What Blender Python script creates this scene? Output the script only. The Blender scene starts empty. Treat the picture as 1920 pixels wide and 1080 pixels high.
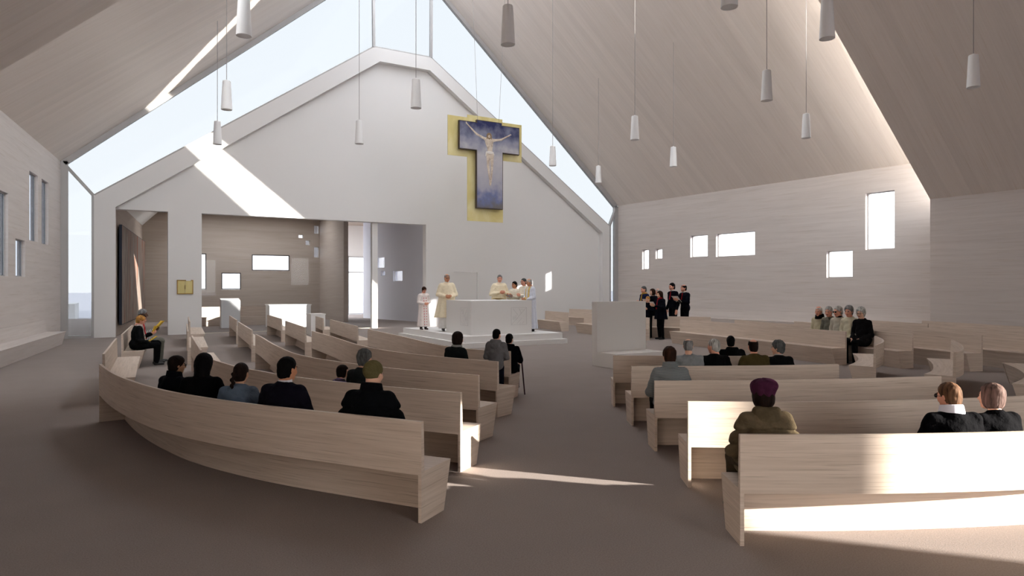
import bpy, bmesh, math, random
import numpy as np
from mathutils import Vector, Matrix
from mathutils.geometry import tessellate_polygon

random.seed(7)
scene = bpy.context.scene
COL = scene.collection
CT, ST = math.cos(math.radians(30.2)), math.sin(math.radians(30.2))

# ------------------------------------------------------------------ plan survey
# The church axis runs along +Y, the altar wall stands at Y = 0, X = 0 is the ridge.
# Furniture was surveyed in a plan turned by 30.2 degrees; B() turns it back.
def B(X, Y):
    return (X*CT + (Y-34.45)*ST + 5.97, -X*ST + (Y-34.45)*CT)

def Bdir(X, Y):
    return (X*CT + Y*ST, -X*ST + Y*CT)

ALTAR = B(-0.5, 22.6)

# ------------------------------------------------------------------ object helpers
def tag(o, label=None, cat=None, group=None, kind=None):
    if label: o['label'] = label
    if cat: o['category'] = cat
    if group: o['group'] = group
    if kind: o['kind'] = kind
    return o

def empty(name, loc, label=None, cat=None, group=None, kind=None):
    o = bpy.data.objects.new(name, None)
    o.empty_display_size = 0.1
    o.location = loc
    COL.objects.link(o)
    return tag(o, label, cat, group, kind)

def wloc(p):
    v = Vector((0, 0, 0))
    while p is not None:
        v = v + p.location
        p = p.parent
    return v

def mesh_obj(name, verts, faces, mat, parent=None, uvs=None, loc=None, smooth=False, matidx=None):
    """verts in world coordinates; the object sits at loc (or at its parent)."""
    off = wloc(parent) if parent is not None else Vector(loc if loc else (0, 0, 0))
    if parent is not None and loc is not None:
        off = Vector(loc)
    me = bpy.data.meshes.new(name)
    me.from_pydata([(v[0]-off.x, v[1]-off.y, v[2]-off.z) for v in verts], [], faces)
    if uvs is not None:
        ul = me.uv_layers.new(name='UVMap')
        flat = [c for f in uvs for uv in f for c in uv]
        ul.data.foreach_set('uv', flat)
    mats = mat if isinstance(mat, (list, tuple)) else [mat]
    for m in mats:
        me.materials.append(m)
    if matidx is not None:
        me.polygons.foreach_set('material_index', matidx)
    if smooth:
        me.polygons.foreach_set('use_smooth', [True]*len(me.polygons))
    me.update()
    o = bpy.data.objects.new(name, me)
    COL.objects.link(o)
    if parent is not None:
        o.parent = parent
        o.location = off - wloc(parent)
    else:
        o.location = off
    return o

def face_uv(verts, f):
    p = [Vector(verts[i]) for i in f]
    n = Vector((0, 0, 0))
    for i in range(len(p)):
        a, b = p[i], p[(i+1) % len(p)]
        n += a.cross(b)
    if n.length < 1e-12: return [(0, 0)]*len(f)
    n.normalize()
    if abs(n.z) > 0.92:
        return [(q.x, q.y) for q in p]
    t = Vector((-n.y, n.x, 0)).normalized()
    b = n.cross(t)
    return [(q.dot(t), q.dot(b)) for q in p]

def boxuv(verts, faces):
    return [face_uv(verts, f) for f in faces]

class MB:
    """collects shapes for one mesh"""
    def __init__(s): s.v, s.f, s.u = [], [], []
    def add(s, v, f, u=None):
        k = len(s.v)
        v = [tuple(q) for q in v]
        s.v += v
        s.f += [tuple(i+k for i in g) for g in f]
        s.u += u if u is not None else boxuv(v, f)
    def box(s, lo, hi):
        x0, y0, z0 = lo; x1, y1, z1 = hi
        v = [(x0,y0,z0),(x1,y0,z0),(x1,y1,z0),(x0,y1,z0),(x0,y0,z1),(x1,y0,z1),(x1,y1,z1),(x0,y1,z1)]
        s.add(v, [(0,3,2,1),(4,5,6,7),(0,1,5,4),(1,2,6,5),(2,3,7,6),(3,0,4,7)])
    def obox(s, o, a, b, c):
        """box from corner o along three edge vectors"""
        o, a, b, c = map(Vector, (o, a, b, c))
        v = [o, o+a, o+a+b, o+b, o+c, o+a+c, o+a+b+c, o+b+c]
        s.add(v, [(0,3,2,1),(4,5,6,7),(0,1,5,4),(1,2,6,5),(2,3,7,6),(3,0,4,7)])
    def beam(s, p, q, w, d, up=(0,0,1)):
        """rectangular bar from p to q"""
        p, q = Vector(p), Vector(q)
        t = (q-p).normalized()
        a = t.cross(Vector(up))
        if a.length < 1e-4: a = t.cross(Vector((0,1,0)))
        a.normalize(); b = a.cross(t)
        v = []
        for e in (p, q):
            for i, j in ((-1,-1),(1,-1),(1,1),(-1,1)):
                v.append(e + a*(w/2*i) + b*(d/2*j))
        s.add(v, [(3,2,1,0),(4,5,6,7),(0,1,5,4),(1,2,6,5),(2,3,7,6),(3,0,4,7)])
    def tube(s, p, q, r0, r1=None, n=12, caps=True):
        r1 = r0 if r1 is None else r1
        p, q = Vector(p), Vector(q)
        t = (q-p).normalized()
        a = t.orthogonal().normalized(); b = t.cross(a)
        v = []
        for e, r in ((p, r0), (q, r1)):
            for i in range(n):
                w = 2*math.pi*i/n
                v.append(e + (a*math.cos(w)+b*math.sin(w))*r)
        f = [(i, (i+1)%n, n+(i+1)%n, n+i) for i in range(n)]
        if caps: f += [tuple(range(n-1,-1,-1)), tuple(range(n, 2*n))]
        s.add(v, f)
    def ball(s, c, r, n=10, m=7):
        r = r if isinstance(r, (tuple, list)) else (r, r, r)
        v = [(c[0], c[1], c[2]+r[2])]
        for i in range(1, m):
            a = math.pi*i/m
            for j in range(n):
                b = 2*math.pi*j/n
                v.append((c[0]+r[0]*math.sin(a)*math.cos(b), c[1]+r[1]*math.sin(a)*math.sin(b), c[2]+r[2]*math.cos(a)))
        v.append((c[0], c[1], c[2]-r[2]))
        f = [(0, 1+j, 1+(j+1)%n) for j in range(n)]
        for i in range(m-2):
            for j in range(n):
                f.append((1+i*n+j, 1+(i+1)*n+j, 1+(i+1)*n+(j+1)%n, 1+i*n+(j+1)%n))
        L = len(v)-1; k = 1+(m-2)*n
        f += [(L, k+(j+1)%n, k+j) for j in range(n)]
        s.add(v, f)
    def prism(s, loops, o, U, V, N, d):
        """2-D outline (first loop outer, the rest holes) extruded by d along N"""
        o, U, V, N = map(Vector, (o, U, V, N))
        flat = [p for l in loops for p in l]
        tris = tessellate_polygon([[Vector((p[0], p[1], 0)) for p in l] for l in loops])
        P = [o+U*p[0]+V*p[1] for p in flat]
        n = len(flat)
        v = P + [p+N*d for p in P]
        f = []
        for t in tris:
            f.append(tuple(t)); f.append(tuple(i+n for i in reversed(t)))
        k = 0
        for l in loops:
            m = len(l)
            for i in range(m):
                a, b = k+i, k+(i+1) % m
                f.append((a, b, b+n, a+n))
            k += m
        s.add(v, f)
    def build(s, name, mat, parent=None, loc=None, smooth=False):
        return mesh_obj(name, s.v, s.f, mat, parent, s.u, loc, smooth)

# ------------------------------------------------------------------ materials
MATS = {}
def _new(name):
    m = bpy.data.materials.new(name)
    m.use_nodes = True
    nt = m.node_tree
    return m, nt, nt.nodes, nt.links, nt.nodes['Principled BSDF']

def s2l(c):
    return tuple((x/255/12.92 if x/255 <= .04045 else ((x/255+.055)/1.055)**2.4) for x in c)

def plain(name, rgb, rough=0.6, metal=0.0, spec=0.3, bump=0.0, bscale=60.0, var=0.0, lin=False, sheen=0.0, bd=0.01):
    if name in MATS: return MATS[name]
    m, nt, N, L, p = _new(name)
    c = rgb if lin else s2l(rgb)
    p.inputs['Base Color'].default_value = (*c, 1)
    p.inputs['Roughness'].default_value = rough
    p.inputs['Metallic'].default_value = metal
    p.inputs['Specular IOR Level'].default_value = spec
    if sheen: p.inputs['Sheen Weight'].default_value = sheen
    if bump or var:
        tc = N.new('ShaderNodeTexCoord')
        no = N.new('ShaderNodeTexNoise'); no.inputs['Scale'].default_value = bscale; no.inputs['Detail'].default_value = 5
        L.new(tc.outputs['Object'], no.inputs['Vector'])
        if bump:
            b = N.new('ShaderNodeBump'); b.inputs['Strength'].default_value = bump; b.inputs['Distance'].default_value = bd
            L.new(no.outputs['Fac'], b.inputs['Height']); L.new(b.outputs['Normal'], p.inputs['Normal'])
        if var:
            r = N.new('ShaderNodeValToRGB')
            r.color_ramp.elements[0].position = 0.3; r.color_ramp.elements[1].position = 0.7
            r.color_ramp.elements[0].color = (*[max(0, x*(1-var)) for x in c], 1)
            r.color_ramp.elements[1].color = (*[min(1, x*(1+var)) for x in c], 1)
            L.new(no.outputs['Fac'], r.inputs['Fac']); L.new(r.outputs['Color'], p.inputs['Base Color'])
    MATS[name] = m
    return m

def wood(name, light, dark, su, sv, streak=0.5, board=0.0, rough=0.55):
    """pale boards: grain runs along U, UVs in metres"""
    if name in MATS: return MATS[name]
    m, nt, N, L, p = _new(name)
    uv = N.new('ShaderNodeUVMap'); uv.uv_map = 'UVMap'
    oi = N.new('ShaderNodeObjectInfo')
    mp = N.new('ShaderNodeMapping'); mp.inputs['Scale'].default_value = (su, sv, 1)
    ad = N.new('ShaderNodeVectorMath'); ad.operation = 'ADD'
    mu = N.new('ShaderNodeMath'); mu.operation = 'MULTIPLY'; mu.inputs[1].default_value = 37.0
    L.new(oi.outputs['Random'], mu.inputs[0])
    cb = N.new('ShaderNodeCombineXYZ'); L.new(mu.outputs[0], cb.inputs['X']); L.new(mu.outputs[0], cb.inputs['Z'])
    L.new(uv.outputs['UV'], mp.inputs['Vector'])
    L.new(mp.outputs['Vector'], ad.inputs[0]); L.new(cb.outputs['Vector'], ad.inputs[1])
    n1 = N.new('ShaderNodeTexNoise'); n1.inputs['Scale'].default_value = 1.0; n1.inputs['Detail'].default_value = 6; n1.inputs['Roughness'].default_value = 0.6
    n1.inputs['Distortion'].default_value = 0.6
    L.new(ad.outputs['Vector'], n1.inputs['Vector'])
    mp2 = N.new('ShaderNodeMapping'); mp2.inputs['Scale'].default_value = (2.2, 3.4, 1)
    L.new(ad.outputs['Vector'], mp2.inputs['Vector'])
    n2 = N.new('ShaderNodeTexNoise'); n2.inputs['Scale'].default_value = 1.0; n2.inputs['Detail'].default_value = 4
    L.new(mp2.outputs['Vector'], n2.inputs['Vector'])
    r1 = N.new('ShaderNodeValToRGB')
    r1.color_ramp.elements[0].position = 0.32; r1.color_ramp.elements[1].position = 0.66
    r1.color_ramp.elements[0].color = (*dark, 1); r1.color_ramp.elements[1].color = (*light, 1)
    L.new(n1.outputs['Fac'], r1.inputs['Fac'])
    r2 = N.new('ShaderNodeValToRGB')
    r2.color_ramp.elements[0].position = 0.28; r2.color_ramp.elements[1].position = 0.44
    k = 1-streak
    r2.color_ramp.elements[0].color = (k, k*.97, k*.93, 1); r2.color_ramp.elements[1].color = (1, 1, 1, 1)
    L.new(n2.outputs['Fac'], r2.inputs['Fac'])
    mx = N.new('ShaderNodeMix'); mx.data_type = 'RGBA'; mx.blend_type = 'MULTIPLY'; mx.inputs['Factor'].default_value = 1.0
    L.new(r1.outputs['Color'], mx.inputs['A']); L.new(r2.outputs['Color'], mx.inputs['B'])
    out = mx.outputs['Result']
    if board:
        sp = N.new('ShaderNodeSeparateXYZ'); L.new(uv.outputs['UV'], sp.inputs[0])
        dv = N.new('ShaderNodeMath'); dv.operation = 'DIVIDE'; dv.inputs[1].default_value = board
        L.new(sp.outputs['Y'], dv.inputs[0])
        fl = N.new('ShaderNodeMath'); fl.operation = 'FLOOR'; L.new(dv.outputs[0], fl.inputs[0])
        wn = N.new('ShaderNodeTexWhiteNoise'); wn.noise_dimensions = '1D'; L.new(fl.outputs[0], wn.inputs['W'])
        mr = N.new('ShaderNodeMapRange'); mr.inputs['To Min'].default_value = 0.965; mr.inputs['To Max'].default_value = 1.025
        L.new(wn.outputs['Value'], mr.inputs['Value'])
        m2 = N.new('ShaderNodeMix'); m2.data_type = 'RGBA'; m2.blend_type = 'MULTIPLY'; m2.inputs['Factor'].default_value = 1.0
        L.new(out, m2.inputs['A']); L.new(mr.outputs['Result'], m2.inputs['B'])
        out = m2.outputs['Result']
    L.new(out, p.inputs['Base Color'])
    p.inputs['Roughness'].default_value = rough
    p.inputs['Specular IOR Level'].default_value = 0.25
    b = N.new('ShaderNodeBump'); b.inputs['Strength'].default_value = 0.08; b.inputs['Distance'].default_value = 0.004
    L.new(n1.outputs['Fac'], b.inputs['Height']); L.new(b.outputs['Normal'], p.inputs['Normal'])
    MATS[name] = m
    return m

def glass(name, tint, gloss=0.05):
    if name in MATS: return MATS[name]
    m, nt, N, L, p = _new(name)
    N.remove(p)
    t = N.new('ShaderNodeBsdfTransparent'); t.inputs['Color'].default_value = (*tint, 1)
    g = N.new('ShaderNodeBsdfGlossy'); g.inputs['Roughness'].default_value = 0.0
    x = N.new('ShaderNodeMixShader'); x.inputs['Fac'].default_value = gloss
    L.new(t.outputs[0], x.inputs[1]); L.new(g.outputs[0], x.inputs[2])
    L.new(x.outputs[0], N['Material Output'].inputs['Surface'])
    MATS[name] = m
    return m

def carpet(name, a, b):
    m, nt, N, L, p = _new(name)
    tc = N.new('ShaderNodeTexCoord')
    n1 = N.new('ShaderNodeTexNoise'); n1.inputs['Scale'].default_value = 90; n1.inputs['Detail'].default_value = 3
    n2 = N.new('ShaderNodeTexNoise'); n2.inputs['Scale'].default_value = 1.3; n2.inputs['Detail'].default_value = 3
    L.new(tc.outputs['Object'], n1.inputs['Vector']); L.new(tc.outputs['Object'], n2.inputs['Vector'])
    r = N.new('ShaderNodeValToRGB')
    r.color_ramp.elements[0].position = 0.3; r.color_ramp.elements[1].position = 0.7
    r.color_ramp.elements[0].color = (*a, 1); r.color_ramp.elements[1].color = (*b, 1)
    L.new(n1.outputs['Fac'], r.inputs['Fac'])
    mr = N.new('ShaderNodeMapRange'); mr.inputs['To Min'].default_value = 0.93; mr.inputs['To Max'].default_value = 1.07
    L.new(n2.outputs['Fac'], mr.inputs['Value'])
    mx = N.new('ShaderNodeMix'); mx.data_type = 'RGBA'; mx.blend_type = 'MULTIPLY'; mx.inputs['Factor'].default_value = 1
    L.new(r.outputs['Color'], mx.inputs['A']); L.new(mr.outputs['Result'], mx.inputs['B'])
    L.new(mx.outputs['Result'], p.inputs['Base Color'])
    p.inputs['Roughness'].default_value = 0.9; p.inputs['Specular IOR Level'].default_value = 0.1
    bp = N.new('ShaderNodeBump'); bp.inputs['Strength'].default_value = 0.25; bp.inputs['Distance'].default_value = 0.005
    L.new(n1.outputs['Fac'], bp.inputs['Height']); L.new(bp.outputs['Normal'], p.inputs['Normal'])
    MATS[name] = m
    return m

def stripes(name, axis, scale, c1, c2, thr=0.5, distort=0.0):
    """woven two-tone cloth (bands along one object axis)"""
    m, nt, N, L, p = _new(name)
    tc = N.new('ShaderNodeTexCoord')
    w = N.new('ShaderNodeTexWave'); w.bands_direction = axis; w.inputs['Scale'].default_value = scale; w.inputs['Distortion'].default_value = distort
    L.new(tc.outputs['Object'], w.inputs['Vector'])
    r = N.new('ShaderNodeValToRGB'); r.color_ramp.interpolation = 'LINEAR'
    r.color_ramp.elements[0].position = thr-0.15; r.color_ramp.elements[1].position = thr+0.15
    r.color_ramp.elements[0].color = (*s2l(c1), 1); r.color_ramp.elements[1].color = (*s2l(c2), 1)
    L.new(w.outputs['Fac'], r.inputs['Fac']); L.new(r.outputs['Color'], p.inputs['Base Color'])
    p.inputs['Roughness'].default_value = 0.8
    MATS[name] = m
    return m

def blotch(name, cols, scale, stretch=(1, 1, 1), rough=0.6, detail=6, metal=0.0, coord='Object', dist=0.8, bump=0.0, spec=0.25):
    m, nt, N, L, p = _new(name)
    tc = N.new('ShaderNodeTexCoord')
    mp = N.new('ShaderNodeMapping'); mp.inputs['Scale'].default_value = stretch
    L.new(tc.outputs[coord], mp.inputs['Vector'])
    n = N.new('ShaderNodeTexNoise'); n.inputs['Scale'].default_value = scale; n.inputs['Detail'].default_value = detail; n.inputs['Distortion'].default_value = dist
    L.new(mp.outputs['Vector'], n.inputs['Vector'])
    r = N.new('ShaderNodeValToRGB')
    e = r.color_ramp.elements
    while len(e) < len(cols): e.new(0.5)
    for i, (pos, c) in enumerate(cols):
        e[i].position = pos; e[i].color = (*s2l(c), 1)
    L.new(n.outputs['Fac'], r.inputs['Fac']); L.new(r.outputs['Color'], p.inputs['Base Color'])
    p.inputs['Roughness'].default_value = rough; p.inputs['Metallic'].default_value = metal; p.inputs['Specular IOR Level'].default_value = spec
    if bump:
        b = N.new('ShaderNodeBump'); b.inputs['Strength'].default_value = bump; b.inputs['Distance'].default_value = 0.012
        L.new(n.outputs['Fac'], b.inputs['Height']); L.new(b.outputs['Normal'], p.inputs['Normal'])
    MATS[name] = m
    return m

W_PEW = wood('pale_ash_pews', (.65, .55, .465), (.54, .445, .365), 0.8, 26, 0.30)
W_WALL = wood('pale_ash_wall_boards', (.63, .578, .545), (.57, .518, .487), 0.35, 7, 0.10)
W_CEIL = wood('pale_ash_ceiling_boards', (.81, .745, .695), (.765, .70, .65), 0.35, 9, 0.06, board=0.34)
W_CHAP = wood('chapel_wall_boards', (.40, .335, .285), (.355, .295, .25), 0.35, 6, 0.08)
M_PLASTER = plain('white_plaster', (.74, .73, .72), 0.85, spec=0.15, bump=0.04, bscale=70, lin=True)
M_STONE = plain('white_stone', (.76, .75, .735), 0.7, spec=0.2, bump=0.03, bscale=120, lin=True)
M_FRAME = plain('grey_aluminium_frame', (.42, .41, .405), 0.5, metal=0.2, lin=True)
M_DARKFRAME = plain('dark_window_frame', (.10, .09, .085), 0.5, lin=True)
M_FLOOR = carpet('taupe_floor', (.238, .202, .186), (.305, .263, .244))
M_GROUND = plain('pale_outdoor_paving', (.62, .62, .68), 0.9, lin=True, var=0.03, bscale=0.2)
M_SHADE = plain('white_lamp_shade', (.82, .82, .82), 0.5, lin=True, bump=0.03, bscale=80)
M_DIFF = plain('grey_lamp_diffuser', (.80, .80, .80), 0.6, lin=True)
M_CORD = plain('grey_cord', (.30, .28, .27), 0.6, lin=True)
G_GABLE = glass('tinted_gable_glass', (.292, .302, .311), 0.004)
G_CLEAR = glass('clear_glass', (.50, .51, .53), 0.03)
G_SIDE = glass('blue_grey_side_glass', (.27, .285, .305), 0.02)
G_SCREEN = glass('screen_glass', (.95, .96, .975), 0.006)
RIDGE_OPEN = True
SKY, SUN, SUN_TAN, EXPO = 10.0, 28.0, 0.22, 0.08
# ------------------------------------------------------------------ the setting
def holed_panel(name, o, du, w, h, holes, thick, n, mat, label, cat='wall', z0=0.0, mid=None):
    """upright wall with rectangular holes (u0, u1, z0, z1) and real reveals; n points out of the room"""
    du, n = Vector((*du, 0)).normalized(), Vector((*n, 0)).normalized()
    o = Vector((*o, 0))
    us = sorted({0.0, w, *[a for q in holes for a in q[:2]]})
    zs = sorted({z0, h, *[a for q in holes for a in q[2:]]})
    mb = MB()
    P = lambda u, z, d: o + du*u + Vector((0, 0, z)) + n*d
    flip = du.cross(Vector((0, 0, 1))).dot(n) > 0
    def quad(a, b, c, d, u=None):
        f = (0, 3, 2, 1) if flip else (0, 1, 2, 3)
        q = [a, b, c, d]
        uv = u
        if uv is not None and flip: uv = [u[0], u[3], u[2], u[1]]
        mb.add(q, [f], [uv] if uv else None)
    for i in range(len(us)-1):
        for j in range(len(zs)-1):
            uc, zc = (us[i]+us[i+1])/2, (zs[j]+zs[j+1])/2
            if any(q[0] < uc < q[1] and q[2] < zc < q[3] for q in holes): continue
            a, b, c, d = us[i], us[i+1], zs[j], zs[j+1]
            uv = [(a, c), (b, c), (b, d), (a, d)]
            quad(P(a,c,0), P(b,c,0), P(b,d,0), P(a,d,0), uv)
            quad(P(a,d,thick), P(b,d,thick), P(b,c,thick), P(a,c,thick), [uv[3], uv[2], uv[1], uv[0]])
    for q in holes:
        a, b, c, d = q
        for (s, t) in (((a,c),(b,c)), ((b,c),(b,d)), ((b,d),(a,d)), ((a,d),(a,c))):
            quad(P(*t,0), P(*s,0), P(*s,thick), P(*t,thick))
    for (s, t) in (((0,z0),(w,z0)), ((w,z0),(w,h)), ((w,h),(0,h)), ((0,h),(0,z0))):
        quad(P(*s,0), P(*t,0), P(*t,thick), P(*s,thick))
    ob = mb.build(name, mat)
    return tag(ob, label, cat, kind='structure')

NWIN = [0]
def window(o, du, n, hole, depth, label, fw=0.05, frame=None, gl=None):
    """fixed pane in a slim frame set into a wall hole"""
    NWIN[0] += 1
    du, n = Vector((*du, 0)).normalized(), Vector((*n, 0)).normalized()
    a, b, c, d = hole
    P = lambda u, z, dd: Vector((*o, 0)) + du*u + Vector((0, 0, z)) + n*dd
    root = empty('window_%d' % NWIN[0], P((a+b)/2, c, depth), label, 'window', kind='structure')
    mb = MB(); t = 0.05
    e = 0.002
    for (u0, u1, z0_, z1) in ((a+e, a+fw, c+e, d-e), (b-fw, b-e, c+e, d-e), (a+fw, b-fw, c+e, c+fw), (a+fw, b-fw, d-fw, d-e)):
        mb.obox(P(u0, z0_, depth), du*(u1-u0), n*t, Vector((0, 0, z1-z0_)))
    mb.build('window_frame', frame or M_FRAME, root)
    g = MB(); g.obox(P(a+fw, c+fw, depth+0.02), du*(b-a-2*fw), n*0.012, Vector((0, 0, d-c-2*fw)))
    g.build('window_pane', gl or G_CLEAR, root)
    return root

V_STEP = -16.95          # where the low nave roof stops and the high one begins
V_BACK = -38.0
HALF = 13.28             # half width of the low nave
EAVE_L, EAVE_H, RIDGE = 5.05, 6.62, 18.2
SL = 0.905               # low roof pitch
LW_O, LW_D = (-13.50, 0.0), Vector((-0.0974, -0.9952))
RW_O, RW_D = (13.0, 0.0), Vector((0.0829, -0.9966))
LEN = 17.05

def low_roof(x): return EAVE_L + (HALF-abs(x))*SL
def high_roof(x, y):
    if x < 0:
        e = 13.5 + 0.0979*(-y)
    else:
        e = 13.0 + 0.0832*(-y)
    return EAVE_H + (e-abs(x))*(RIDGE-EAVE_H)/e

# floor and ground
fl = MB(); fl.box((-16.5, V_BACK-0.6, -0.12), (17.0, 19.0, 0.0))
tag(fl.build('floor', M_FLOOR), 'taupe grey floor running through the whole church', 'floor', kind='structure')
gr = MB(); gr.box((-300, -300, -0.5), (300, 300, -0.13))
tag(gr.build('ground', M_GROUND), 'pale lavender paved ground outside the glass', 'ground', kind='structure')

# side walls of the high nave
lh = [(2.053, 3.087, 3.37, 5.52), (3.609, 4.722, 3.37, 5.52), (5.239, 6.321, 2.23, 3.32), (7.09, 8.55, 2.22, 4.50)]
rh = [(1.877, 2.392, 2.92, 4.01), (2.857, 3.368, 3.465, 4.0), (5.248, 6.332, 3.46, 4.56), (6.829, 9.012, 3.42, 4.55),
      (12.45, 13.555, 2.335, 3.447), (14.07, 15.181, 3.425, 5.69)]
LW_N, RW_N = (-0.9952, 0.0974), (0.9966, 0.0829)
holed_panel('wall_left', LW_O, LW_D, LEN, EAVE_H, lh, 0.20, LW_N, W_WALL, 'left side wall of pale horizontal boards with four deep windows')
holed_panel('wall_right', RW_O, RW_D, LEN, EAVE_H, rh, 0.42, RW_N, W_WALL, 'right side wall of pale horizontal boards with six windows')
lw_txt = ['tall slit window right beside the glass strip in the left wall', 'tall slit window second from the glass strip in the left wall',
          'small low window under the slit windows in the left wall', 'tall window cut by the left edge of the view']
for q, t in zip(lh, lw_txt): window(LW_O, LW_D, LW_N, q, 0.085, t, fw=0.03, gl=G_SIDE)
rw_txt = ['narrow upright window nearest the gable in the right wall', 'smallest square window above the choir in the right wall',
          'upright squarish window left of the wide one in the right wall', 'wide horizontal window in the middle of the right wall',
          'low square window below the tall one in the right wall', 'tall upright window nearest the corner in the right wall']
for q, t in zip(rh, rw_txt): window(RW_O, RW_D, RW_N, q, 0.17, t, fw=0.03)

# low nave round the camera
holed_panel('wall_nave_left', (-HALF, V_STEP), (0, -1), V_STEP-V_BACK, EAVE_L, [], 0.4, (-1, 0), W_WALL, 'left wall of the low nave behind the viewer')
holed_panel('wall_nave_right', (HALF, V_STEP), (0, -1), V_STEP-V_BACK, EAVE_L, [], 0.4, (1, 0), W_WALL, 'right wall of the low nave with pale horizontal boards')
WEST = [(-8.0, -4.0, 1.2, 4.6), (2.98, 4.8, 2.2, 4.95)]  # first opening added for ambient light, second traced back from the sun patches
mb = MB()
top = low_roof(0)
mb.prism([[(-HALF, 0), (HALF, 0), (HALF, EAVE_L), (0, top), (-HALF, EAVE_L)],
          *[[(a, c), (a, d), (b, d), (b, c)] for a, b, c, d in [(p[0], p[1], max(p[2], .01), p[3]) for p in WEST]]],
         (0, V_BACK, 0), (1, 0, 0), (0, 0, 1), (0, -1, 0), 0.4)
tag(mb.build('wall_back', W_WALL), 'back gable wall of the nave with tall windows', 'wall', kind='structure')
mb = MB()   # short returns where the nave widens
mb.box((HALF+.4, V_STEP-0.4, 0), (14.35, V_STEP, EAVE_L)); mb.box((-15.12, V_STEP-0.4, 0), (-HALF-.4, V_STEP, EAVE_L))
tag(mb.build('wall_step', W_WALL), 'short wall returns where the nave widens', 'wall', kind='structure')

def roof_quad(mb, a, b, c, d, t, su):
    """a-b eave, d-c ridge, thickness t upward; U runs down the slope"""
    n = 10
    V = []
    for k in range(2):
        for i in range(n+1):
            for j in range(2):
                s = i/n
                p = (Vector(a)*(1-s)+Vector(b)*s) if j == 0 else (Vector(d)*(1-s)+Vector(c)*s)
                V.append(p+Vector((0, 0, t*k)))
    F, UV = [], []
    m = 2*(n+1)
    L = (Vector(d)-Vector(a)).length
    E = (Vector(b)-Vector(a)).length
    for i in range(n):
        F.append((2*i, 2*i+1, 2*i+3, 2*i+2)); UV.append([(0, E*i/n), (L, E*i/n), (L, E*(i+1)/n), (0, E*(i+1)/n)])
        F.append((m+2*i, m+2*i+2, m+2*i+3, m+2*i+1)); UV.append([(0, 0)]*4)
        F.append((2*i, 2*i+2, m+2*i+2, m+2*i)); UV.append([(0, 0)]*4)
        F.append((2*i+1, m+2*i+1, m+2*i+3, 2*i+3)); UV.append([(0, 0)]*4)
    F.append((0, m, m+1, 1)); UV.append([(0, 0), (0, t), (L, t), (L, 0)])
    F.append((2*n, 2*n+1, m+2*n+1, m+2*n)); UV.append([(0, 0), (L, 0), (L, t), (0, t)])
    mb.add(V, F, UV)

RF = 1.43   # half width of the flat strip along the ridge
def hi(x, y): return (x, y, high_roof(x, y))
mb = MB(); roof_quad(mb, hi(-13.5, 0.0), hi(-13.5-0.0979*16.95, V_STEP), hi(-RF, V_STEP), hi(-RF, 0.0), 0.35, 1)
tag(mb.build('ceiling_left', W_CEIL), 'left slope of the high timber ceiling', 'ceiling', kind='structure')
mb = MB(); roof_quad(mb, hi(13.0, 0.0), hi(13.0+0.0832*16.95, V_STEP), hi(RF, V_STEP), hi(RF, 0.0), 0.35, 1)
tag(mb.build('ceiling_right', W_CEIL), 'right slope of the high timber ceiling', 'ceiling', kind='structure')
if RIDGE_OPEN:
    mb = MB(); mb.box((-RF, V_STEP, 17.0), (RF, 0, 17.03))  # unseen skylight added to bring in more light from above
    tag(mb.build('skylight_ridge', glass('ridge_glass', (.8, .82, .85), .03)), 'glazed strip along the ridge of the high nave', 'skylight', kind='structure')
else:
    mb = MB(); mb.box((-RF, V_STEP, high_roof(RF, -8)-.02), (RF, 0, 17.5))
    tag(mb.build('ceiling_ridge', W_CEIL), 'flat strip along the ridge of the high ceiling', 'ceiling', kind='structure')
for sgn, nm in ((-1, 'left'), (1, 'right')):
    mb = MB(); roof_quad(mb, (sgn*HALF, V_STEP, EAVE_L), (sgn*HALF, V_BACK, EAVE_L), (0, V_BACK, low_roof(0)), (0, V_STEP, low_roof(0)), 0.35, 1)
    tag(mb.build('ceiling_nave_'+nm, W_CEIL), '%s slope of the low nave ceiling near the viewer' % nm, 'ceiling', kind='structure')

G_STEP = glass('clerestory_glass', (.80, .81, .815), .01)
for sgn, nm in ((-1, 'left'), (1, 'right')):
    root = empty('window_clerestory_'+nm, (sgn*7, V_STEP-.1, 10), 'sloping clerestory pane where the %s roof slope steps up' % nm, 'window', kind='structure')
    xe = 13.5+.0979*16.95 if sgn < 0 else 13.0+.0832*16.95
    g = MB(); g.prism([[(sgn*xe, EAVE_L), (sgn*xe, EAVE_H+.05), (sgn*RF, high_roof(sgn*RF, V_STEP)+.05), (0, 17.0), (0, low_roof(0)+.3), (sgn*HALF, EAVE_L+.3)]], (0, V_STEP-.12, 0), (1, 0, 0), (0, 0, 1), (0, 1, 0), .015)
    g.build('window_pane', G_STEP, root)

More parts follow.
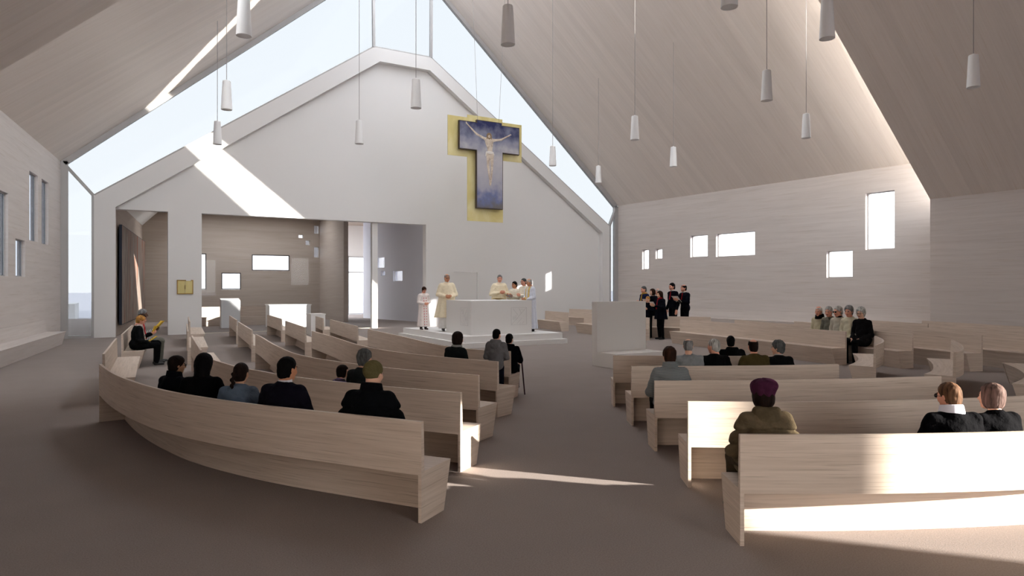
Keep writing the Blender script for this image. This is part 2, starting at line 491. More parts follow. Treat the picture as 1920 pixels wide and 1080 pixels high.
# ------------------------------------------------------------------ altar wall (white gable)
GO = [(-12.45, 0), (12.41, 0), (12.41, 5.42), (1.42, 13.10), (-1.43, 13.10), (-12.45, 5.41)]
GI = [(-11.745, 0), (11.90, 0), (11.90, 5.03), (1.36, 12.48), (-1.15, 12.48), (-11.745, 5.02)]
mb = MB()
mb.prism([[(-12.45, 0), (-11.745, 0), *[GI[i] for i in (5, 4, 3, 2)], (11.90, 0), (12.41, 0), *GO[2:]]], (0, 0, 0), (1, 0, 0), (0, 0, 1), (0, 1, 0), 0.75)
tag(mb.build('wall_altar_frame', M_PLASTER), 'raised white frame round the altar gable', 'wall', kind='structure')
mb = MB()
D0, D1 = 2.78, 4.10     # door recess
mb.prism([[(-11.745, 4.985), (-9.93, 4.985), (-9.93, 0), (-8.69, 0), (-8.69, 4.985), (1.29, 5.0), (1.29, 0), (D0, 0), (D0, 2.71), (D1, 2.71), (D1, 0),
           (11.90, 0), *GI[2:]]], (0, 0.32, 0), (1, 0, 0), (0, 0, 1), (0, 1, 0), 0.42)
tag(mb.build('wall_altar', M_PLASTER), 'white plastered altar gable wall with wide chapel opening', 'wall', kind='structure')
r = empty('door_1', ((D0+D1)/2, 0.36, 0), 'flush white door behind the altar', 'door', kind='structure')
mb = MB(); mb.box((D0+.005, 0.36, 0.005), (D1-.005, 0.42, 2.70)); mb.build('door_leaf', M_PLASTER, r)

# glazing between the altar gable and the nave roof
NE = [(-13.45, 0.0), (-13.45, 6.64), (-RF, high_roof(-RF, 0)), (RF, high_roof(RF, 0)), (12.95, 6.59), (12.95, 0.0)]
root = empty('window_gable', (0, 0.12, 0), 'glazed strip between the white altar gable and the timber roof', 'window', kind='structure')
fr = MB()
def bar(p, q, w=0.14, d=0.16, off=0.0):
    n_ = Vector((q[1]-p[1], 0, p[0]-q[0])).normalized()*off
    fr.beam((p[0]+n_.x, 0.06, p[1]+n_.z), (q[0]+n_.x, 0.06, q[1]+n_.z), w, d, up=(0, 1, 0))
for i in range(5): bar(NE[i], NE[i+1], 0.27, .2, .045)
for p, q in (((-13.42, 6.58), (-12.47, 5.43)), ((-1.44, 13.1), (-1.47, 17.0)), ((1.43, 13.1), (1.45, 17.0)), ((12.93, 6.55), (12.42, 5.43))): bar(p, q, 0.11)
for i in (2, 3, 4):
    p, q = GO[i], GO[(i+1) % 6]
    fr.beam((p[0], 0.12, p[1]+.03), (q[0], 0.12, q[1]+.03), 0.07, 0.16, up=(0, 1, 0))
bar((-12.49, 0), (-12.49, 5.43), 0.08); bar((12.45, 0), (12.45, 5.43), 0.08); bar((-13.4, 0.05), (-12.5, 0.05), 0.10)
fr.build('window_frame', M_FRAME, root)
panes = [[(-13.4, .08), (-12.5, .08), (-12.5, 5.42), (-13.4, 6.55)], [(-13.38, 6.6), (-12.45, 5.46), (-1.46, 13.14), (-1.48, 16.9)],
         [(-1.42, 13.14), (1.41, 13.14), (1.43, 16.9), (-1.44, 16.9)], [(1.46, 13.14), (12.42, 5.46), (12.88, 6.55), (1.48, 16.9)],
         [(12.48, .0), (12.9, .0), (12.9, 6.5), (12.48, 5.45)]]
for q in panes:
    g = MB(); g.prism([q], (0, 0.115, 0), (1, 0, 0), (0, 0, 1), (0, 1, 0), 0.012)
    g.build('window_pane', G_GABLE, root)

# ------------------------------------------------------------------ chapel behind the opening
CH, VB = 6.35, 12.0
bh = [(-8.35, -7.41, 1.81, 3.89), (-6.62, -5.55, 1.81, 2.80), (-4.95, -2.77, 2.94, 3.90), (-1.30, -1.0, 5.28, 5.80), (-2.235, -1.945, 4.98, 5.18),
      (-1.82, -1.55, 4.56, 4.85), (-1.30, -1.0, 3.80, 4.46)]  # last four openings are added to imitate reflections in the glass screen
X0 = -10.9
sh = lambda q: (q[0]-X0, q[1]-X0, q[2], q[3])
holed_panel('wall_chapel_back', (X0, VB), (1, 0), 10.2, CH, [sh(q) for q in bh], 0.35, (0, 1), W_CHAP, 'brownish back wall of the side chapel with small windows')
ct = ['tall dark framed window beside the white pier in the chapel', 'square dark framed window low in the chapel back wall', 'wide dark framed window in the chapel back wall',
      'topmost small upright window high in the chapel', 'small oblong window high in the chapel, left of the upright ones', 'small square window in the chapel, left of the gap between the upright ones',
      'lower small upright window in the chapel']
for i, (q, t) in enumerate(zip(bh, ct)):
    window((X0, VB), (1, 0), (0, 1), sh(q), 0.02 if i < 3 else 0.10, t, fw=0.06 if i < 3 else 0.02, frame=M_DARKFRAME if i < 3 else M_PLASTER, gl=G_CLEAR)
cs = Vector((0.0975, 0.9952))
holed_panel('wall_chapel_left', (-11.735, 0.75), cs, 11.4, 5.35, [], 0.35, (-0.9952, 0.0975), W_CHAP, 'left side wall of the chapel carrying the large dark painting')
rp, rq = Vector((2.905, 4.156)), Vector((1.832, 9.987))
rd = (rq-rp).normalized(); rs = rp-rd*3.5; RL = (rq-rp).length+3.5+1.3
rn = (rd.y, -rd.x)
ch2 = [(3.5+7.09-.05-.0, 3.5+7.53, 2.71, 3.36), (3.5+4.547, 3.5+5.655, 3.12, 3.78), (3.5+4.483, 3.5+4.997, 2.64, 2.94), (3.5+2.492, 3.5+3.545, 2.30, 2.91)]  # made-up openings in place of bright reflections on the screen glass
ch2 = [q for q in ch2 if q[1] < RL]
holed_panel('wall_chapel_right', (rs.x, rs.y), rd, RL, CH, ch2, 0.3, rn, plain('bluish_plaster', (.66, .665, .72), .85, spec=.15, lin=True), 'bluish white right wall of the chapel with small square windows')
ct2 = ['larger square window in the bluish chapel wall, right of the column', 'tiny square window under the larger one in the bluish chapel wall', 'square window nearest the server in the bluish chapel wall']
for q, t in zip(ch2, ct2): window((rs.x, rs.y), rd, rn, q, 0.10, t, fw=0.02, frame=M_PLASTER, gl=G_CLEAR)
pt = [(0.27-0.0, 0.89, 2.71, 3.02)]
holed_panel('wall_chapel_partition', (-0.95, VB), (0, -1), VB-6.7, CH, [], 0.25, (1, 0), W_CHAP, 'partition between the chapel and the entrance passage')
mb = MB(); mb.box((3.95, 9.9, 0), (4.2, 16.6, CH)); mb.box((1.75, 9.9, 0), (3.95, 10.1, CH))  # unseen wall added to keep sun off the passage end
tag(mb.build('wall_passage_right', M_PLASTER), 'right wall of the entrance passage', 'wall', kind='structure')
# passage end with glazed entrance
holed_panel('wall_passage_end', (-0.9, 16.6), (1, 0), 8.0, CH, [(1.2, 6.6, 0.02, 4.15)], 0.3, (0, 1), M_PLASTER, 'end wall of the entrance passage')
r = empty('door_2', (3.0, 16.7, 0), 'tall glazed entrance at the end of the passage', 'door', kind='structure')
fr = MB()
for u0, u1, z0_, z1 in ((.3, 5.7, 4.08, 4.15), (.3, 5.7, 2.98, 3.06), (.3, .37, 0, 4.15), (5.63, 5.7, 0, 4.15), (2.2, 2.26, 0, 4.15)):
    fr.box((u0, 16.66, z0_), (u1, 16.74, z1))
fr.build('door_frame', M_FRAME, r)
g = MB(); g.box((.37, 16.69, .02), (5.63, 16.705, 4.08)); g.build('door_pane', G_CLEAR, r)
mb = MB()
for a_, b_ in (((-10.45, .74), (2.6, 8.9)), ((-10.45, 10.6), (-.9, 12.35)), ((-.95, 10.6), (7.2, 17.0)), ((-10.45, 8.9), (-9.0, 10.6)), ((-2.0, 8.9), (2.4, 10.6))):  # gap between slabs is an unseen skylight slot added to brighten the chapel
    mb.box((a_[0], a_[1], CH), (b_[0], b_[1], CH+.25))
tag(mb.build('ceiling_chapel', W_CHAP), 'ceiling of the side chapel', 'ceiling', kind='structure')
mb = MB(); mb.box((-1.37, 0.50, 0), (-1.10, 0.74, 4.99)); tag(mb.build('column', M_PLASTER), 'slim white column standing in the chapel opening', 'column', kind='structure')
mb = MB(); mb.box((-8.69, 0.60, 0.0), (-1.37, 0.70, 0.018)); tag(mb.build('trim_1', plain('threshold_wood', (.62, .55, .45), lin=True)), 'pale threshold strip under the glass screen', 'threshold', kind='structure')
g = MB(); g.box((-8.69, 0.64, 0.02), (-1.37, 0.652, 4.985)); tag(g.build('window_screen', G_SCREEN), 'large glass screen in the chapel opening', 'window', kind='structure')

mb = MB(); V = [(-11.95, .75, 5.14), (-10.84, 12.1, 5.14), (-9.6, 12.1, CH+.05), (-10.5, .75, CH+.05)]
V += [(x-.12, y, z+.15) for x, y, z in V]
mb.add(V, [(0,1,2,3),(7,6,5,4),(0,4,5,1),(1,5,6,2),(2,6,7,3),(3,7,4,0)])
tag(mb.build('ceiling_chapel_slope', M_PLASTER), 'white sloping strip of ceiling above the painted side wall', 'ceiling', kind='structure')
# ------------------------------------------------------------------ pews
def resample(pts, step=0.16):
    P = [np.array(p, float) for p in pts]
    if len(P) == 2:
        n = 2
        return [tuple(P[0]*(1-t)+P[1]*t) for t in np.linspace(0, 1, n)]
    out = []
    Q = [2*P[0]-P[1]] + P + [2*P[-1]-P[-2]]
    for i in range(1, len(Q)-2):
        a, b, c, d = Q[i-1:i+3]
        m = max(2, int(np.linalg.norm(c-b)/step)+1)
        for k in range(m):
            t = k/m
            out.append(0.5*((2*b)+(c-a)*t+(2*a-5*b+4*c-d)*t*t+(3*b-a-3*c+d)*t**3))
    out.append(P[-1])
    for _ in range(6):
        out = [out[0]]+[(out[i-1]+2*out[i]+out[i+1])/4 for i in range(1, len(out)-1)]+[out[-1]]
    return [tuple(p) for p in out]

class Path:
    def __init__(s, pts, toward=ALTAR):
        s.p = [np.array(q) for q in resample(pts)]
        n = len(s.p)
        s.t = []
        for i in range(n):
            a, b = s.p[max(0, i-1)], s.p[min(n-1, i+1)]
            d = b-a; s.t.append(d/np.linalg.norm(d))
        mid = n//2
        nn = np.array((-s.t[mid][1], s.t[mid][0]))
        sg = 1 if nn.dot(np.array(toward)-s.p[mid]) > 0 else -1
        s.sg = sg
        s.n = [np.array((-t[1], t[0]))*sg for t in s.t]
        s.s = [0.0]
        for i in range(1, n): s.s.append(s.s[-1]+float(np.linalg.norm(s.p[i]-s.p[i-1])))
    def at(s, d, off=0.0):
        """point at arc length d (clamped linear extrapolation), offset toward the front, and the facing"""
        i = 0
        while i < len(s.s)-2 and s.s[i+1] < d: i += 1
        k = (d-s.s[i])/(s.s[i+1]-s.s[i])
        p = s.p[i]*(1-k)+s.p[i+1]*k
        n = s.n[i]*(1-k)+s.n[i+1]*k
        n = n/np.linalg.norm(n)
        return p+n*off, n
    def sweep(s, prof, inset=0.0):
        idx = list(range(len(s.p)))
        pts = [(s.p[i], s.n[i], s.s[i], s.t[i]) for i in idx]
        if inset:
            p0, n0, a0, t0 = pts[0]; pts[0] = (p0+t0*inset, n0, a0+inset, t0)
            p1, n1, a1, t1 = pts[-1]; pts[-1] = (p1-t1*inset, n1, a1-inset, t1)
        m = len(prof)
        per = [0.0]
        for i in range(m):
            q, r = prof[i], prof[(i+1) % m]
            per.append(per[-1]+math.hypot(r[0]-q[0], r[1]-q[1]))
        V, F, U = [], [], []
        for p, n, a, t in pts:
            for o, z in prof:
                q = p+n*o; V.append((q[0], q[1], z))
        for i in range(len(pts)-1):
            for j in range(m):
                k = (j+1) % m
                F.append((i*m+j, i*m+k, (i+1)*m+k, (i+1)*m+j))
                U.append([(pts[i][2], per[j]), (pts[i][2], per[j+1]), (pts[i+1][2], per[j+1]), (pts[i+1][2], per[j])])
        F.append(tuple(range(m))); U.append([(o, z) for o, z in prof])
        k = (len(pts)-1)*m
        F.append(tuple(k+j for j in reversed(range(m)))); U.append([(o, z) for o, z in reversed(prof)])
        mb = MB(); mb.add(V, F, U)
        return mb
    def endcap(s, last, prof, th):
        p, n, t = (s.p[-1], s.n[-1], -s.t[-1]) if last else (s.p[0], s.n[0], s.t[0])
        mb = MB()
        m = len(prof); V = []
        for k in (0, th):
            for o, z in prof:
                q = p+n*o+t*k; V.append((q[0], q[1], z))
        F = [tuple(range(m)), tuple(m+j for j in reversed(range(m)))]
        U = [[(o, z) for o, z in prof], [(o, z) for o, z in reversed(prof)]]
        for j in range(m):
            k = (j+1) % m
            F.append((j, k, m+k, m+j)); U.append([(0, prof[j][1]), (0, prof[k][1]), (th, prof[k][1]), (th, prof[j][1])])
        mb.add(V, F, U)
        return mb

PEWS = {}
PG = 'pale ash pews round the altar'
def pew(key, pts, label, toward=ALTAR):
    pa = Path([B(*q) for q in pts], toward)
    PEWS[key] = pa
    mid, _ = pa.at(pa.s[-1]/2)
    root = empty('church_pew', (mid[0], mid[1], 0), label, 'pew', PG)
    pa.sweep([(0, .385), (.047, .385), (.034, .82), (0, .82)]).build('backrest', W_PEW, root)
    pa.sweep([(.047, .386), (.463, .386), (.470, .414), (.047, .414)], 0.0).build('seat', W_PEW, root)
    pa.sweep([(.312, 0), (.345, 0), (.452, .386), (.418, .386)], 0.03).build('front_panel', W_PEW, root)
    ep = [(0, 0), (.355, 0), (.462, .386), (0, .386)]
    for l in (False, True): pa.endcap(l, ep, .03).build('end_panel', W_PEW, root)
    return root

pew('L1', [(-.731,5.335),(-.918,5.42),(-1.64,5.76),(-2.365,6.11),(-2.945,6.45),(-3.43,6.78),(-3.82,7.085),(-4.32,7.565),(-4.81,8.08),(-5.35,8.72),(-5.87,9.40)],
    'longest curved pew left of the aisle, nearest the camera, with five people')
pew('LA', [(-6.69,10.8),(-8.52,14.2)], 'empty straight pew with sunlit streaks behind the curved left end of the nearest pew')
pew('LB', [(-9.1,15.4),(-11.1,19.3)], 'straight pew by the dark painting, holding three readers of yellow sheets')
pew('L2', [(-.532,6.82),(-1.146,7.11),(-1.79,7.47),(-2.72,8.08),(-3.40,8.71),(-3.75,9.01),(-4.15,9.51),(-4.58,10.03),(-5.0,10.6)],
    'curved pew second from the camera left of the aisle, its aisle end sunlit')
pew('LC3', [(-5.41,11.47),(-7.3,15.04)], 'short straight pew just beyond the second curved pew on the left')
pew('LC2', [(-8.05,16.4),(-9.85,20.0)], 'short straight pew in front of the white pier, seen almost end on')
pew('LC1', [(-10.35,21.2),(-12.2,24.9)], 'short straight pew closest to the foot of the white pier')
pew('L3', [(-.418,8.18),(-1.0,8.5),(-1.41,8.74),(-1.80,9.02),(-2.486,9.63),(-2.83,9.94),(-3.2,10.36),(-3.65,10.97),(-4.03,11.65),(-4.65,12.8),(-5.48,14.46),(-6.0,15.45)],
    'long bent pew third from the camera left of the aisle')
pew('LD2', [(-6.70,17.0),(-8.79,21.2)], 'straight pew prolonging the third bent pew toward the chapel lectern')
pew('LD1', [(-9.3,22.3),(-11.1,25.95)], 'straight pew right in front of the chapel lectern')
pew('L4', [(-.215,9.70),(-1.0,10.27),(-1.76,10.93),(-2.08,11.32),(-2.39,11.68),(-2.71,12.2),(-3.12,12.9),(-3.81,14.3),(-4.57,15.75),(-5.03,16.6)],
    'bent pew fourth from the camera left of the aisle, with the dark green jacket')
pew('LE2', [(-5.67,18.1),(-7.48,21.8)], 'straight pew in front of the sunlit chapel altar, nearer of two')
pew('LE1', [(-8.1,23.2),(-9.89,26.7)], 'straight pew in front of the sunlit chapel altar, farther of two')
pew('L5', [(-.03,11.27),(-.49,11.47),(-1.035,12.0),(-1.56,12.83),(-2.27,14.35),(-2.97,15.75),(-3.80,17.4)],
    'foremost bent pew left of the aisle, directly before the altar steps')
pew('LF2', [(-4.38,18.7),(-6.25,22.7)], 'straight pew between the altar steps and the white pedestal')
pew('LF1', [(-6.72,23.5),(-7.55,25.4)], 'shortest pew standing against the white pedestal')
pew('R1', [(1.68,4.87),(2.15,4.862),(2.62,4.86),(3.275,4.905),(3.84,4.96),(4.6,5.08),(5.4,5.27)], 'nearest pew right of the aisle, partly sunlit, with the puffer jacket woman')
pew('R2', [(1.675,6.29),(2.3,6.265),(3.04,6.275),(4.16,6.41),(5.12,6.61),(5.9,6.85)], 'pew right of the aisle, second from the camera, sunlit at its aisle end')
pew('R3', [(1.66,7.69),(2.955,7.72),(4.14,7.88),(5.26,8.1)], 'pew right of the aisle, third from the camera, with the woman in a houndstooth jacket')
pew('R4', [(1.65,9.13),(3.2,9.17),(4.63,9.36)], 'pew right of the aisle, fourth from the camera, with four grey haired people')
pew('R5', [(1.62,10.58),(2.6,10.52),(3.46,10.48),(4.2,10.52)], 'pew right of the aisle closest to the white ambo')
pew('T1', [(6.85,12.45),(7.35,13.1),(7.66,13.6),(7.98,14.3),(8.2,14.9)], 'small curved corner pew near the end of the fourth right hand row')
pew('T2', [(7.45,11.1),(7.85,11.5),(8.2,12.0),(8.72,12.85),(9.2,13.8)], 'curved corner pew with two small sunlit streaks on its back')
pew('T3', [(8.1,9.95),(8.75,10.55),(9.3,11.25),(9.8,12.1),(10.2,13.0)], 'curved corner pew cut by the right edge of the view')
TL = B(-2, 20)
pew('S1', [(8.3,16.4),(5.85,22.9)], 'long straight pew in front of the five elderly people', TL)
pew('S2', [(9.5,15.65),(7.6,22.5)], 'straight pew on which the five elderly people sit', TL)
pew('S3', [(10.75,15.1),(9.2,21.5)], 'straight pew right behind the five elderly people', TL)
pew('S4', [(12.2,14.7),(10.9,19.8)], 'straight pew second behind the elderly people, reaching the right edge', TL)
pew('S5', [(12.6,20.0),(11.8,23.0)], 'short pew under the tall window of the right wall', TL)
pew('S6', [(14.4,18.3),(13.6,21.9)], 'outermost pew below the brown near wall on the right', TL)
pew('SC', [(5.15,25.65),(7.4,24.6)], 'short pew behind the standing choir woman, its front in shade', TL)
pew('S0', [(5.0,24.0),(4.4,27.0)], 'short pew seen end on beside the white ambo', TL)
pew('P1', [(2.5,29.1),(1.6,31.3)], 'small pew behind the altar, end panel catching the sun', TL)
pew('P2', [(4.15,32.75),(3.0,34.4)], 'small pew against the altar wall between two other pews', TL)
pew('P3', [(3.95,26.2),(3.1,28.2)], 'small pew half hidden by the left edge of the white ambo', TL)

# benches built along the side walls
def wall_bench(key, o, d, n, s0, s1, label):
    o, d, n = np.array(o), np.array((d[0], d[1])), np.array(n)
    pa = Path([tuple(o+d*s0+n*.03), tuple(o+d*s1+n*.03)], tuple(o+d*(s0+s1)/2+n*5))
    mid, _ = pa.at(pa.s[-1]/2)
    root = empty('wall_bench', (mid[0], mid[1], 0), label, 'bench')
    pa.sweep([(-.02, .44), (.06, .44), (.03, .83), (-.02, .83)]).build('backrest', W_WALL, root)
    pa.sweep([(-.02, .405), (.60, .405), (.61, .44), (-.02, .44)]).build('seat', W_WALL, root)
    pa.sweep([(-.02, 0), (.50, 0), (.595, .405), (-.02, .405)], .001).build('front_panel', W_WALL, root)
wall_bench('WL', LW_O, LW_D, (0.9952, -0.0974), 2.86, 16.6, 'long pale bench built along the left side wall')
wall_bench('WR', RW_O, RW_D, (-0.9966, -0.0829), 1.2, 16.6, 'long pale bench built along the right side wall')
pa = Path([(-9.6, 6.6), (-4.7, 6.6)], (-7, 0))
root = empty('chapel_bench', (-7.1, 6.6, 0), 'plain wooden bench across the chapel, lit along its back', 'bench')
pa.sweep([(0, .45), (.05, .45), (.03, .95), (0, .95)]).build('backrest', W_PEW, root)
pa.sweep([(.05, .42), (.52, .42), (.52, .45), (.05, .45)]).build('seat', W_PEW, root)
pa.sweep([(.02, 0), (.50, 0), (.50, .42), (.02, .42)]).build('base', W_PEW, root)

# ------------------------------------------------------------------ altar, platform, ambo, chapel furniture
VX = B(-1.31, 20.84)       # front corner of the altar steps
def AP(u, v, z=0): return (VX[0]+u, VX[1]+v, z)
root = empty('altar_platform', AP(1.7, 2.7), 'two stepped white platform carrying the altar', 'platform')
mb = MB(); mb.box(AP(-.25, 0, 0), AP(3.72, 5.7, .16)); mb.build('lower_step', M_STONE, root)
mb = MB(); mb.box(AP(-.1, .13, .16), AP(3.60, 5.6, .36)); mb.build('upper_step', M_STONE, root)
A0, A1, AZ = AP(.32, .57, .36), AP(2.63, 2.52, 1.48), 1.48
root = empty('altar', AP(1.47, 1.5, .36), 'large white block altar with two engraved squares', 'altar')
mb = MB(); mb.box(A0, A1); mb.build('block', M_STONE, root)
M_ENG = plain('engraved_line', (.50, .49, .485), .8, lin=True)
def engraving(o, du, n, x0, x1, z0_, z1, name):
    o, du, n = Vector(o), Vector(du), Vector(n)
    W, H_ = x1-x0, z1-z0_
    seg = [((0,0),(1,0)),((1,0),(1,1)),((1,1),(0,1)),((0,1),(0,0)),((0,0),(1,1)),((.12,.93),(.43,.56)),((.5,.95),(.66,.66)),((.62,.9),(.85,.84)),
           ((.13,.5),(.13,.28)),((.22,.5),(.22,.3)),((.3,.55),(.3,.36)),((.3,.28),(.42,.38)),((.35,.05),(.7,.38)),((.55,.02),(.62,.14)),((.68,.05),(.85,.2))]
    mb = MB()
    for a, b in seg:
        p = o+du*(x0+W*a[0])+Vector((0, 0, z0_+H_*a[1]))+n*.0012
        q = o+du*(x0+W*b[0])+Vector((0, 0, z0_+H_*b[1]))+n*.0012
        mb.beam(p, q, .0055, .0035, up=n)
    ob = mb.build(name, M_ENG, root)
    ob['label'] = 'thin engraved square crossed by diagonal strokes'
fo = Vector((A0[0], A0[1], 0))
engraving(fo, (1, 0, 0), (0, -1, 0), 1.50, 2.10, .66, 1.24, 'engraved_square')
engraving(fo, (0, 1, 0), (-1, 0, 0), .25, .80, .66, 1.24, 'engraved_square')
M_GOLD = plain('gold', (.86, .62, .20), .35, metal=.75, lin=True)
M_GOLDM = blotch('gold_leaf', [(.2, (196, 178, 112)), (.5, (214, 200, 140)), (.8, (228, 218, 174))], 1.5, (1, 1, .6), .5, metal=.1)
mb = MB()
ctr = AP(2.28, 2.30, AZ)
mb.tube((ctr[0]-0, ctr[1], AZ), (ctr[0], ctr[1], AZ+.012), .10, .10, 20)
mb.tube((ctr[0], ctr[1], AZ+.012), (ctr[0], ctr[1], AZ+.05), .05, .26, 24)
tag(mb.build('offering_dish', M_GOLD, loc=ctr, smooth=False), 'shallow golden dish on the altar before the middle priest', 'dish')

# ambo
ac = B(1.965, 16.27)
root = empty('ambo', (ac[0]+.8, ac[1]-.4, 0), 'tall white ambo slab on a low white base', 'ambo')
mb = MB(); mb.box((ac[0], ac[1]-.92, 0), (ac[0]+1.55, ac[1], .343)); mb.build('base', M_STONE, root)
mb = MB(); mb.box((ac[0], ac[1]-.21, .343), (ac[0]+1.55, ac[1], 1.565)); mb.build('slab', M_STONE, root)

# white pedestal beside the chapel
pc = B(-7.96, 26.2)
root = empty('pedestal', (pc[0]+.3, pc[1]+.4, 0), 'plain white pedestal standing before the glass screen', 'pedestal')
mb = MB(); mb.box((pc[0], pc[1], 0), (pc[0]+.56, pc[1]+.75, .83)); mb.build('block', M_STONE, root)
mb = MB(); mb.box((pc[0]-.015, pc[1]-.015, .83), (pc[0]+.575, pc[1]+.765, .87)); mb.build('top_slab', M_STONE, root)
# chapel altar and lectern
root = empty('chapel_altar', (-4.8, 3.8, 0), 'white box altar in the chapel, half in sunlight', 'altar')
mb = MB(); mb.box((-5.49, 3.3, 0), (-3.55, 4.3, 1.06)); mb.build('block', M_STONE, root)
mb = MB(); mb.box((-5.52, 3.27, 1.06), (-3.52, 4.33, 1.10)); mb.build('top_slab', M_STONE, root)
root = empty('chapel_lectern', (-7.1, 4.3, 0), 'white block lectern in the chapel, taller than the chapel altar', 'lectern')
mb = MB(); mb.box((-7.52, 4.1, 0), (-6.68, 4.6, 1.26)); mb.build('block', M_STONE, root)
mb = MB(); mb.add([(-7.52,4.1,1.26),(-6.68,4.1,1.26),(-6.68,4.6,1.26),(-7.52,4.6,1.26),(-7.52,4.1,1.30),(-6.68,4.1,1.30),(-6.68,4.6,1.40),(-7.52,4.6,1.40)],
                  [(0,3,2,1),(4,5,6,7),(0,1,5,4),(1,2,6,5),(2,3,7,6),(3,0,4,7)]); mb.build('sloping_top', M_STONE, root)
# tabernacle on the pier
root = empty('tabernacle', (-9.31, 0.32, 1.66), 'small golden tabernacle set into the white pier', 'tabernacle')
M_GDARK = plain('dark_gold', (.35, .22, .07), .45, metal=.6, lin=True)
mb = MB()
for a in ((-9.61, 1.65, -9.575, 2.23), (-9.045, 1.65, -9.01, 2.23), (-9.575, 1.65, -9.045, 1.685), (-9.575, 2.195, -9.045, 2.23)):
    mb.box((a[0], .27, a[1]), (a[2], .32, a[3]))
mb.build('frame', M_GDARK, root)
mb = MB(); mb.box((-9.575, .285, 1.685), (-9.315, .32, 2.195)); td1 = mb.build('door', M_GOLDM, root)
mb = MB(); mb.box((-9.305, .285, 1.685), (-9.045, .32, 2.195)); td2 = mb.build('door', M_GOLDM, root)
mb = MB(); mb.box((-9.335, .26, 1.86), (-9.322, .285, 2.02)); mb.build('handle', M_GDARK, td1)
mb = MB(); mb.box((-9.298, .26, 1.86), (-9.285, .285, 2.02)); mb.build('handle', M_GDARK, td2)
mb = MB(); mb.box((-9.28, .262, 2.192), (-9.10, .27, 2.236)); mb.build('white_plate', M_STONE, root)

# ------------------------------------------------------------------ suspended crucifix
CV = -4.0
root = empty('hanging_crucifix', (2.5, CV, 7.3), 'T shaped painted crucifix on a golden cross board hung before the gable', 'crucifix')
gold = [(.58, 9.37), (1.52, 9.37), (1.52, 9.50), (3.28, 9.50), (3.28, 9.37), (4.29, 9.37), (4.29, 7.645), (3.31, 7.645), (3.31, 4.85), (1.52, 4.85), (1.52, 7.645), (.58, 7.645)]
mb = MB(); mb.prism([gold], (0, CV+.24, 0), (1, 0, 0), (0, 0, 1), (0, 1, 0), .03); mb.build('golden_board', M_GOLDM, root)
pic = [(1.01, 9.15), (1.855, 9.15), (1.855, 9.27), (3.12, 9.27), (3.12, 9.16), (4.03, 9.16), (4.03, 7.925), (3.173, 7.925), (3.173, 5.40), (1.847, 5.40), (1.847, 7.92), (1.01, 7.92)]
M_EDGE = plain('dark_panel_edge', (.07, .05, .04), .6, lin=True)
mb = MB(); mb.prism([pic], (0, CV, 0), (1, 0, 0), (0, 0, 1), (0, 1, 0), .12); mb.build('panel', M_EDGE, root)
M_SKYP, nt, N, L, pb = _new('painted_blue_sky')
tc = N.new('ShaderNodeTexCoord'); sp = N.new('ShaderNodeSeparateXYZ'); L.new(tc.outputs['Object'], sp.inputs[0])
mr = N.new('ShaderNodeMapRange'); mr.inputs['From Min'].default_value = -1.95; mr.inputs['From Max'].default_value = 2.0
L.new(sp.outputs['Z'], mr.inputs['Value'])
no = N.new('ShaderNodeTexNoise'); no.inputs['Scale'].default_value = 1.9; no.inputs['Detail'].default_value = 7; L.new(tc.outputs['Object'], no.inputs['Vector'])
ma = N.new('ShaderNodeMath'); ma.operation = 'MULTIPLY_ADD'; ma.inputs[1].default_value = .55; L.new(no.outputs['Fac'], ma.inputs[0])
sb = N.new('ShaderNodeMath'); sb.operation = 'SUBTRACT'; sb.inputs[1].default_value = .275; L.new(mr.outputs['Result'], sb.inputs[0]); L.new(sb.outputs[0], ma.inputs[2])
rp_ = N.new('ShaderNodeValToRGB'); e = rp_.color_ramp.elements
while len(e) < 6: e.new(.5)
for i, (po, c) in enumerate([(0.0, (104, 100, 100)), (.12, (104, 112, 150)), (.26, (158, 156, 168)), (.58, (178, 174, 178)), (.78, (128, 130, 148)), (.97, (24, 32, 80))]):
    e[i].position = po; e[i].color = (*s2l(c), 1)
L.new(ma.outputs[0], rp_.inputs['Fac']); L.new(rp_.outputs['Color'], pb.inputs['Base Color']); pb.inputs['Roughness'].default_value = .7
def inset(poly, d):
    n = len(poly); out = []
    for i in range(n):
        p0, p1, p2 = Vector(poly[i-1]), Vector(poly[i]), Vector(poly[(i+1) % n])
        a, b = (p1-p0).normalized(), (p2-p1).normalized()
        na, nb = Vector((a.y, -a.x)), Vector((b.y, -b.x))
        out.append(tuple(p1+(na+nb)*d))
    return out
mb = MB(); mb.prism([inset(pic, .03)], (0, CV-.006, 0), (1, 0, 0), (0, 0, 1), (0, 1, 0), .006); mb.build('painted_sky', M_SKYP, root)
mb = MB()
for (p, q) in (((1.95, 9.27), (1.62, 16.9)), ((3.02, 9.27), (3.35, 16.2))):
    mb.tube((p[0], CV+.1, p[1]), (q[0], CV+.1, high_roof(q[0], CV)-.0), .007, .007, 6)
mb.build('hanging_wires', M_CORD, root)
mb = MB()
for x_, z_ in ((1.7, 8.6), (3.3, 8.6), (2.5, 6.0)): mb.box((x_-.03, CV+.12, z_-.03), (x_+.03, CV+.24, z_+.03))
mb.build('spacers', M_EDGE, root)
CRUX = root

